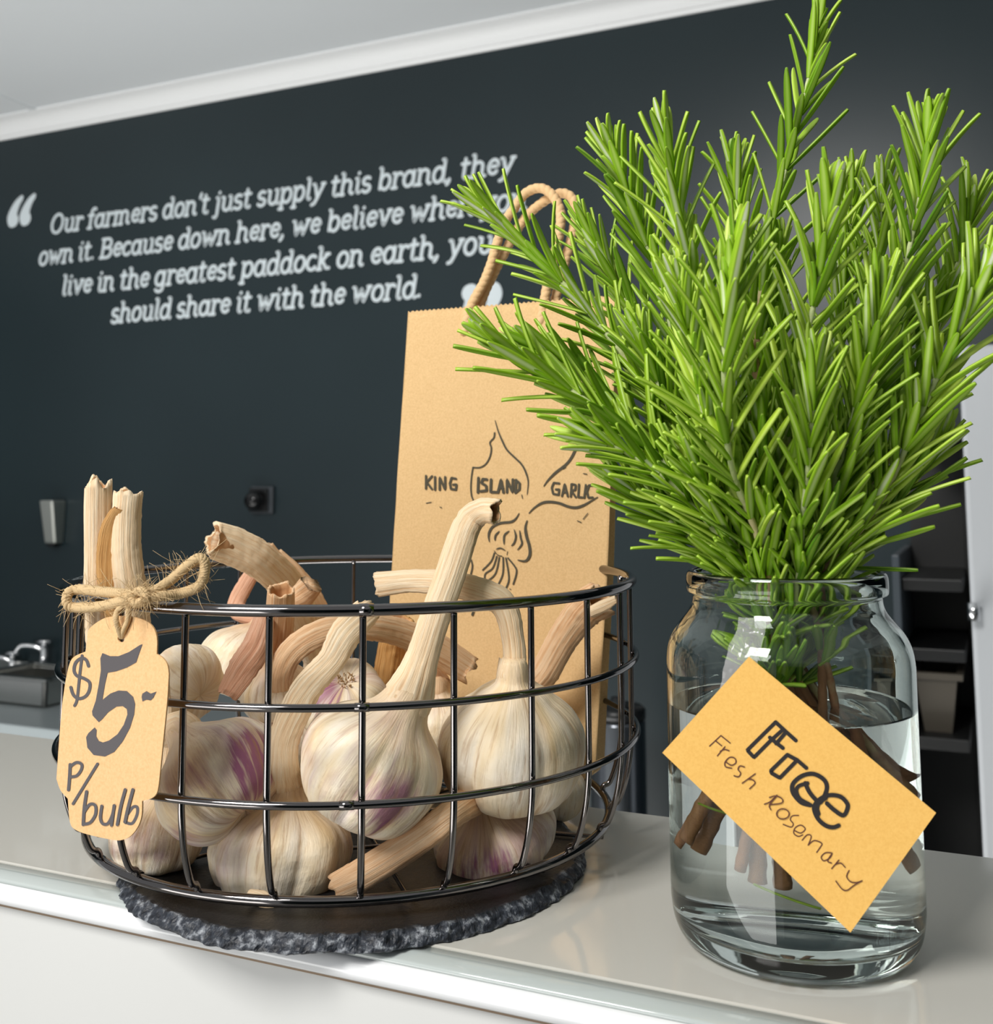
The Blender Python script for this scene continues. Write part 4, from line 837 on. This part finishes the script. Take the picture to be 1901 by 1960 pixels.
def sprig(label, px, seed, bottom=None, Lm=.0275, dens=1.0, wid=1.0, stop=.092, lean=0.0, thick=1.0):
    rg = np.random.default_rng(seed); top = [P(*q) for q in px]
    last = top[-1]; dv = unit(top[-1]-top[-2])
    if bottom is None:
        z = rg.uniform(.03, .07); e = last+dv*((last[2]-z)/max(.3, -dv[2])); e[2] = z
    else: e = np.array([JX, JY, 0])+RT*bottom[0]+unit(np.array([FW[0], FW[1], 0]))*bottom[1]+np.array([0, 0, bottom[2]])
    rd = np.hypot(e[0]-JX, e[1]-JY); lim = .034
    if rd > lim: e[0] = JX+(e[0]-JX)*lim/rd; e[1] = JY+(e[1]-JY)*lim/rd
    pts = top+[last*.5+e*.5+rg.normal(0, .001, 3), e]
    c = crom(pts, 16); L = np.linalg.norm(np.diff(c, axis=0), axis=1).sum(); N = int(L/.0022); c = resample(c, N)
    # keep inside the jar below the lip
    for i in range(N):
        if c[i, 2] < .142:
            lim = (.0330 if c[i, 2] > .125 else inner_r(c[i, 2])-.004); r = np.hypot(c[i, 0]-JX, c[i, 1]-JY)
            if r > lim: c[i, 0] = JX+(c[i, 0]-JX)*lim/r; c[i, 1] = JY+(c[i, 1]-JY)*lim/r
    s = np.linspace(0, L, N)
    o = thing('rosemary_sprig', label, 'rosemary', c[-1], 'rosemary sprigs in the glass jar')
    rad = np.interp(s, [0, .03, .12, .2, L], [.0005, .0008, .0012, .0017, .0024])*thick; rad = rad*(1+.08*np.sin(s*900+seed))
    v, f = tube_geo(c, rad, 10); mesh('stem', v, f, M_SOFTSTEM, o, attr={'wood': np.repeat(np.interp(s, [0, .07, .13, .2, L], [0, .1, .5, .75, 1]), 10)})
    t, A, B = frames(c); buf = dict(v=[], f=[], m=[], a=[], t=[], l=[], n=0)
    q = .0015; k = 0; base_t = rg.uniform(.35, .6)
    while q < L-.05:
        i = int(q/L*(N-1)); 
        if c[i, 2] < stop: break
        up_t = -t[i]                                   # towards the tip
        nodea = (k % 2)*math.pi/2+rg.normal(0, .3)+seed
        Lq = np.interp(q, [0, .008, .02, .05, .12, .25], [.014, .022, .029, 1.18*Lm, 1.2*Lm, 1.05*Lm]); ang = np.interp(q, [0, .012, .04, .1], [.16, .38, .56, .58])
        nn = 2+int(rg.random() < .5*dens)+int(rg.random() < .3*dens)+int(rg.random() < .12*dens)
        for j in range(nn):
            th = nodea+j*math.pi+(0 if j < 2 else rg.uniform(.6, 2.4)); rv = A[i]*math.cos(th)+B[i]*math.sin(th)
            a = ang*(rg.uniform(.75, 1.25) if j < 2 else rg.uniform(.35, .9)); d = unit(up_t*math.cos(a)+rv*math.sin(a)+np.array([0, 0, .05]))
            ll = Lq*(rg.uniform(.85, 1.15) if j < 2 else rg.uniform(.5, .85))
            b = c[i]+rv*rad[i]*.7
            if .0935 < b[2] < .121:                      # leaves spreading into the shoulder of the jar
                ro = np.array([c[i][0]-JX, c[i][1]-JY, 0.0]); ro = unit(ro+rg.normal(0, .012, 3)*[1, 1, 0]); d = unit(ro+np.array([0, 0, rg.uniform(.35, 1.5)])); rv = unit(np.cross(np.cross(d, up_t), d))*-1
                ll = min(.024, (inner_r(b[2]+.006)-np.hypot(b[0]-JX, b[1]-JY)-.0025)/max(.2, np.hypot(d[0], d[1])))
                if ll < .007: continue
            tipp = b+d*ll
            if b[2] < .146 or tipp[2] < .146:
                ok = True
                for w_ in (.5, 1.0):
                    z_ = b[2]+(tipp[2]-b[2])*w_; r_ = np.hypot(b[0]+(tipp[0]-b[0])*w_-JX, b[1]+(tipp[1]-b[1])*w_-JY)
                    if z_ < .1405 and r_ > (inner_r(z_) if z_ < .134 else .0342)-.0012: ok = False
                if not ok:
                    if b[2] < .1405 and np.hypot(b[0]-JX, b[1]-JY) > inner_r(min(b[2], .133))-.006: continue
                    rin = np.array([c[i][0]-JX, c[i][1]-JY, 0]); d = unit(up_t*.93+np.array([0, 0, .25])-(rin*6)+rv*.12); ll *= .75; tipp = b+d*ll
                    if tipp[2] < .1405 and np.hypot(tipp[0]-JX, tipp[1]-JY) > min(inner_r(tipp[2]), .0342 if tipp[2] > .125 else 1)-.0012: continue
            leaf(buf, b, d, unit(up_t*math.sin(a)-rv*math.cos(a)), ll, .0034*wid*rg.uniform(.85, 1.12), rg.uniform(-.16, .06), float(np.clip(base_t+rg.normal(0, .2)+.25*math.exp(-q/.02), 0, 1)))
        q += np.interp(q, [0, .02, .08, .3], [.0030, .0045, .0065, .0072])*rg.uniform(.8, 1.2)/max(dens, .5); k += 1
    mesh('leaves', buf['v'], buf['f'], [ml_, mu_], o, midx=buf['m'], attr={'across': buf['a'], 'tint': buf['t'], 'along': buf['l']})
    return o
SP = [
 ('tallest rosemary sprig, its tip at the top of the photo', [(1566, 52, .452), (1548, 150, .450), (1520, 260, .448), (1492, 370, .445), (1470, 470, .443), (1452, 620, .440), (1446, 800, .437), (1462, 1000, .434), (1478, 1110, .432)], None),
 ('upright sprig left of the tallest one, tip second from the left of the high tips', [(1274, 268, .415), (1296, 400, .418), (1330, 560, .420), (1346, 780, .422), (1390, 960, .424), (1440, 1110, .425)], None),
 ('sprig with its tip just left of the upright left one', [(1172, 292, .445), (1212, 400, .446), (1262, 540, .447), (1316, 740, .446), (1380, 940, .442), (1432, 1110, .440)], None),
 ('pale fresh sprig at the centre front with a visible creamy stem', [(1410, 478, .375), (1394, 570, .377), (1386, 680, .380), (1390, 830, .388), (1412, 930, .396), (1448, 1020, .405), (1470, 1110, .412)], (-.012, -.004, .026)),
 ('slim sprig between the tall one and the left upright one', [(1404, 318, .470), (1412, 420, .468), (1425, 560, .465), (1436, 760, .458), (1458, 960, .450), (1480, 1110, .445)], None),
 ('sprig right of centre with a bare brown stretch halfway down', [(1592, 378, .400), (1566, 540, .402), (1546, 640, .403), (1524, 740, .405), (1505, 860, .408), (1500, 980, .412), (1506, 1110, .418)], (-.004, -.002, .024)),
 ('sprig with the high tip at the upper right', [(1776, 248, .430), (1760, 380, .430), (1728, 530, .430), (1690, 660, .430), (1640, 820, .430), (1590, 980, .430), (1548, 1110, .430)], None),
 ('curved sprig at the upper right leaning to the photo edge', [(1862, 385, .455), (1835, 500, .453), (1790, 640, .450), (1735, 800, .446), (1660, 960, .442), (1580, 1110, .438)], None),
 ('outermost right sprig reaching the right edge with pale leaf undersides', [(1900, 500, .400), (1862, 585, .402), (1808, 690, .405), (1755, 810, .408), (1690, 950, .412), (1610, 1060, .416), (1575, 1110, .418)], (.012, -.006, .05)),
 ('dark bushy sprig at the back right between two high tips', [(1690, 352, .500), (1678, 500, .495), (1645, 700, .485), (1600, 900, .470), (1545, 1110, .455)], None),
 ('back sprig right of the tall one with tip level with the bag handles', [(1632, 358, .510), (1622, 500, .505), (1596, 700, .490), (1560, 900, .472), (1520, 1110, .456)], None),
 ('long sprig leaning left across the bag handles', [(925, 398, .470), (1005, 470, .468), (1095, 560, .464), (1170, 650, .460), (1250, 760, .455), (1335, 890, .448), (1405, 1010, .440), (1445, 1110, .436)], (.026, .004, .056)),
 ('sprig leaning left over the top of the paper bag with long pale leaves', [(945, 650, .425), (1030, 708, .425), (1120, 765, .425), (1225, 840, .424), (1330, 950, .423), (1400, 1040, .424), (1432, 1110, .426)], (.024, .0, .062)),
 ('back sprig standing right of the bag handles', [(1122, 442, .500), (1180, 545, .496), (1235, 640, .490), (1310, 800, .476), (1390, 980, .460), (1440, 1110, .452)], None),
 ('left sprig between the two that lean over the bag', [(1015, 660, .452), (1092, 700, .450), (1170, 770, .447), (1262, 880, .442), (1360, 1010, .436), (1425, 1110, .432)], None),
 ('low left sprig whose leaves cross the right edge of the bag', [(1130, 838, .415), (1200, 868, .415), (1290, 930, .416), (1370, 1020, .420), (1432, 1110, .424)], None),
 ('lowest left sprig just above the jar lip', [(1195, 925, .430), (1270, 985, .430), (1345, 1050, .430), (1412, 1110, .430)], None),
 ('short front sprig just right of the centre with wide spread leaves', [(1560, 700, .385), (1556, 780, .387), (1548, 880, .391), (1536, 1000, .398), (1528, 1110, .408)], (-.018, -.006, .03)),
 ('low right sprig spreading above the jar lip', [(1790, 850, .425), (1740, 930, .425), (1680, 1010, .426), (1610, 1080, .427), (1585, 1110, .428)], None),
 ('front sprig filling the left middle of the bunch', [(1300, 560, .395), (1325, 680, .398), (1350, 800, .402), (1400, 940, .407), (1448, 1110, .414)], None),
 ('front sprig filling the right middle of the bunch', [(1690, 560, .395), (1665, 680, .398), (1632, 800, .402), (1590, 950, .408), (1550, 1110, .415)], (.022, -.002, .060)),
 ('inner sprig deep in the middle of the bunch', [(1490, 480, .455), (1485, 640, .452), (1490, 820, .448), (1498, 1000, .444), (1502, 1110, .442)], None),
 ('inner sprig on the right side seen below the high right tip', [(1750, 560, .450), (1715, 700, .448), (1660, 860, .444), (1590, 1010, .440), (1555, 1110, .438)], None),
 ('inner sprig on the left side seen under the left upright ones', [(1225, 650, .440), (1275, 770, .440), (1345, 920, .438), (1420, 1060, .436), (1440, 1110, .435)], None),
 ('low middle sprig directly over the jar mouth', [(1455, 800, .400), (1460, 900, .404), (1472, 1000, .410), (1486, 1110, .418)], None),
 ('low sprig over the right part of the jar mouth', [(1640, 830, .405), (1612, 920, .408), (1580, 1020, .412), (1556, 1110, .418)], None),
 ('low sprig over the left part of the jar mouth', [(1330, 880, .402), (1362, 960, .406), (1405, 1040, .412), (1440, 1110, .418)], None),
]
for k, (lab, px, bt) in enumerate(SP):
    tall = k == 0
    sprig(lab, px, 11+k*3, bt, Lm=(.030 if k in (3, 8, 12) else .0265), dens=.62 if tall else 1.0, wid=1.15 if k in (3, 5, 8, 12) else 1.0, thick=1.15)
# loose needles floating in the water
def loose(label, px, seed):
    pts = crom([P(*q) for q in px], 5); buf = dict(v=[], f=[], m=[], a=[], t=[], l=[], n=0); S = len(pts)
    d = unit(pts[-1]-pts[0]); o = None
    leaf(buf, pts[0], d, unit(np.cross(np.cross(d, [0, 0, 1]), d)), float(np.linalg.norm(pts[-1]-pts[0])), .0020, .05, .5)
    o = mesh('rosemary_leaf', buf['v'], buf['f'], [ml_, mu_], None, midx=buf['m'], attr={'across': buf['a'], 'tint': buf['t'], 'along': buf['l']}, origin=pts[0]); tag(o, label, 'leaf', 'loose rosemary leaves in the water')
loose('loose green leaf in the water at the left edge of the card', [(1350, 1535, .408), (1400, 1545, .410), (1440, 1560, .412)], 1)
loose('loose green leaf low in the water below the cut stem ends', [(1455, 1680, .405), (1510, 1705, .405), (1560, 1725, .406)], 2)
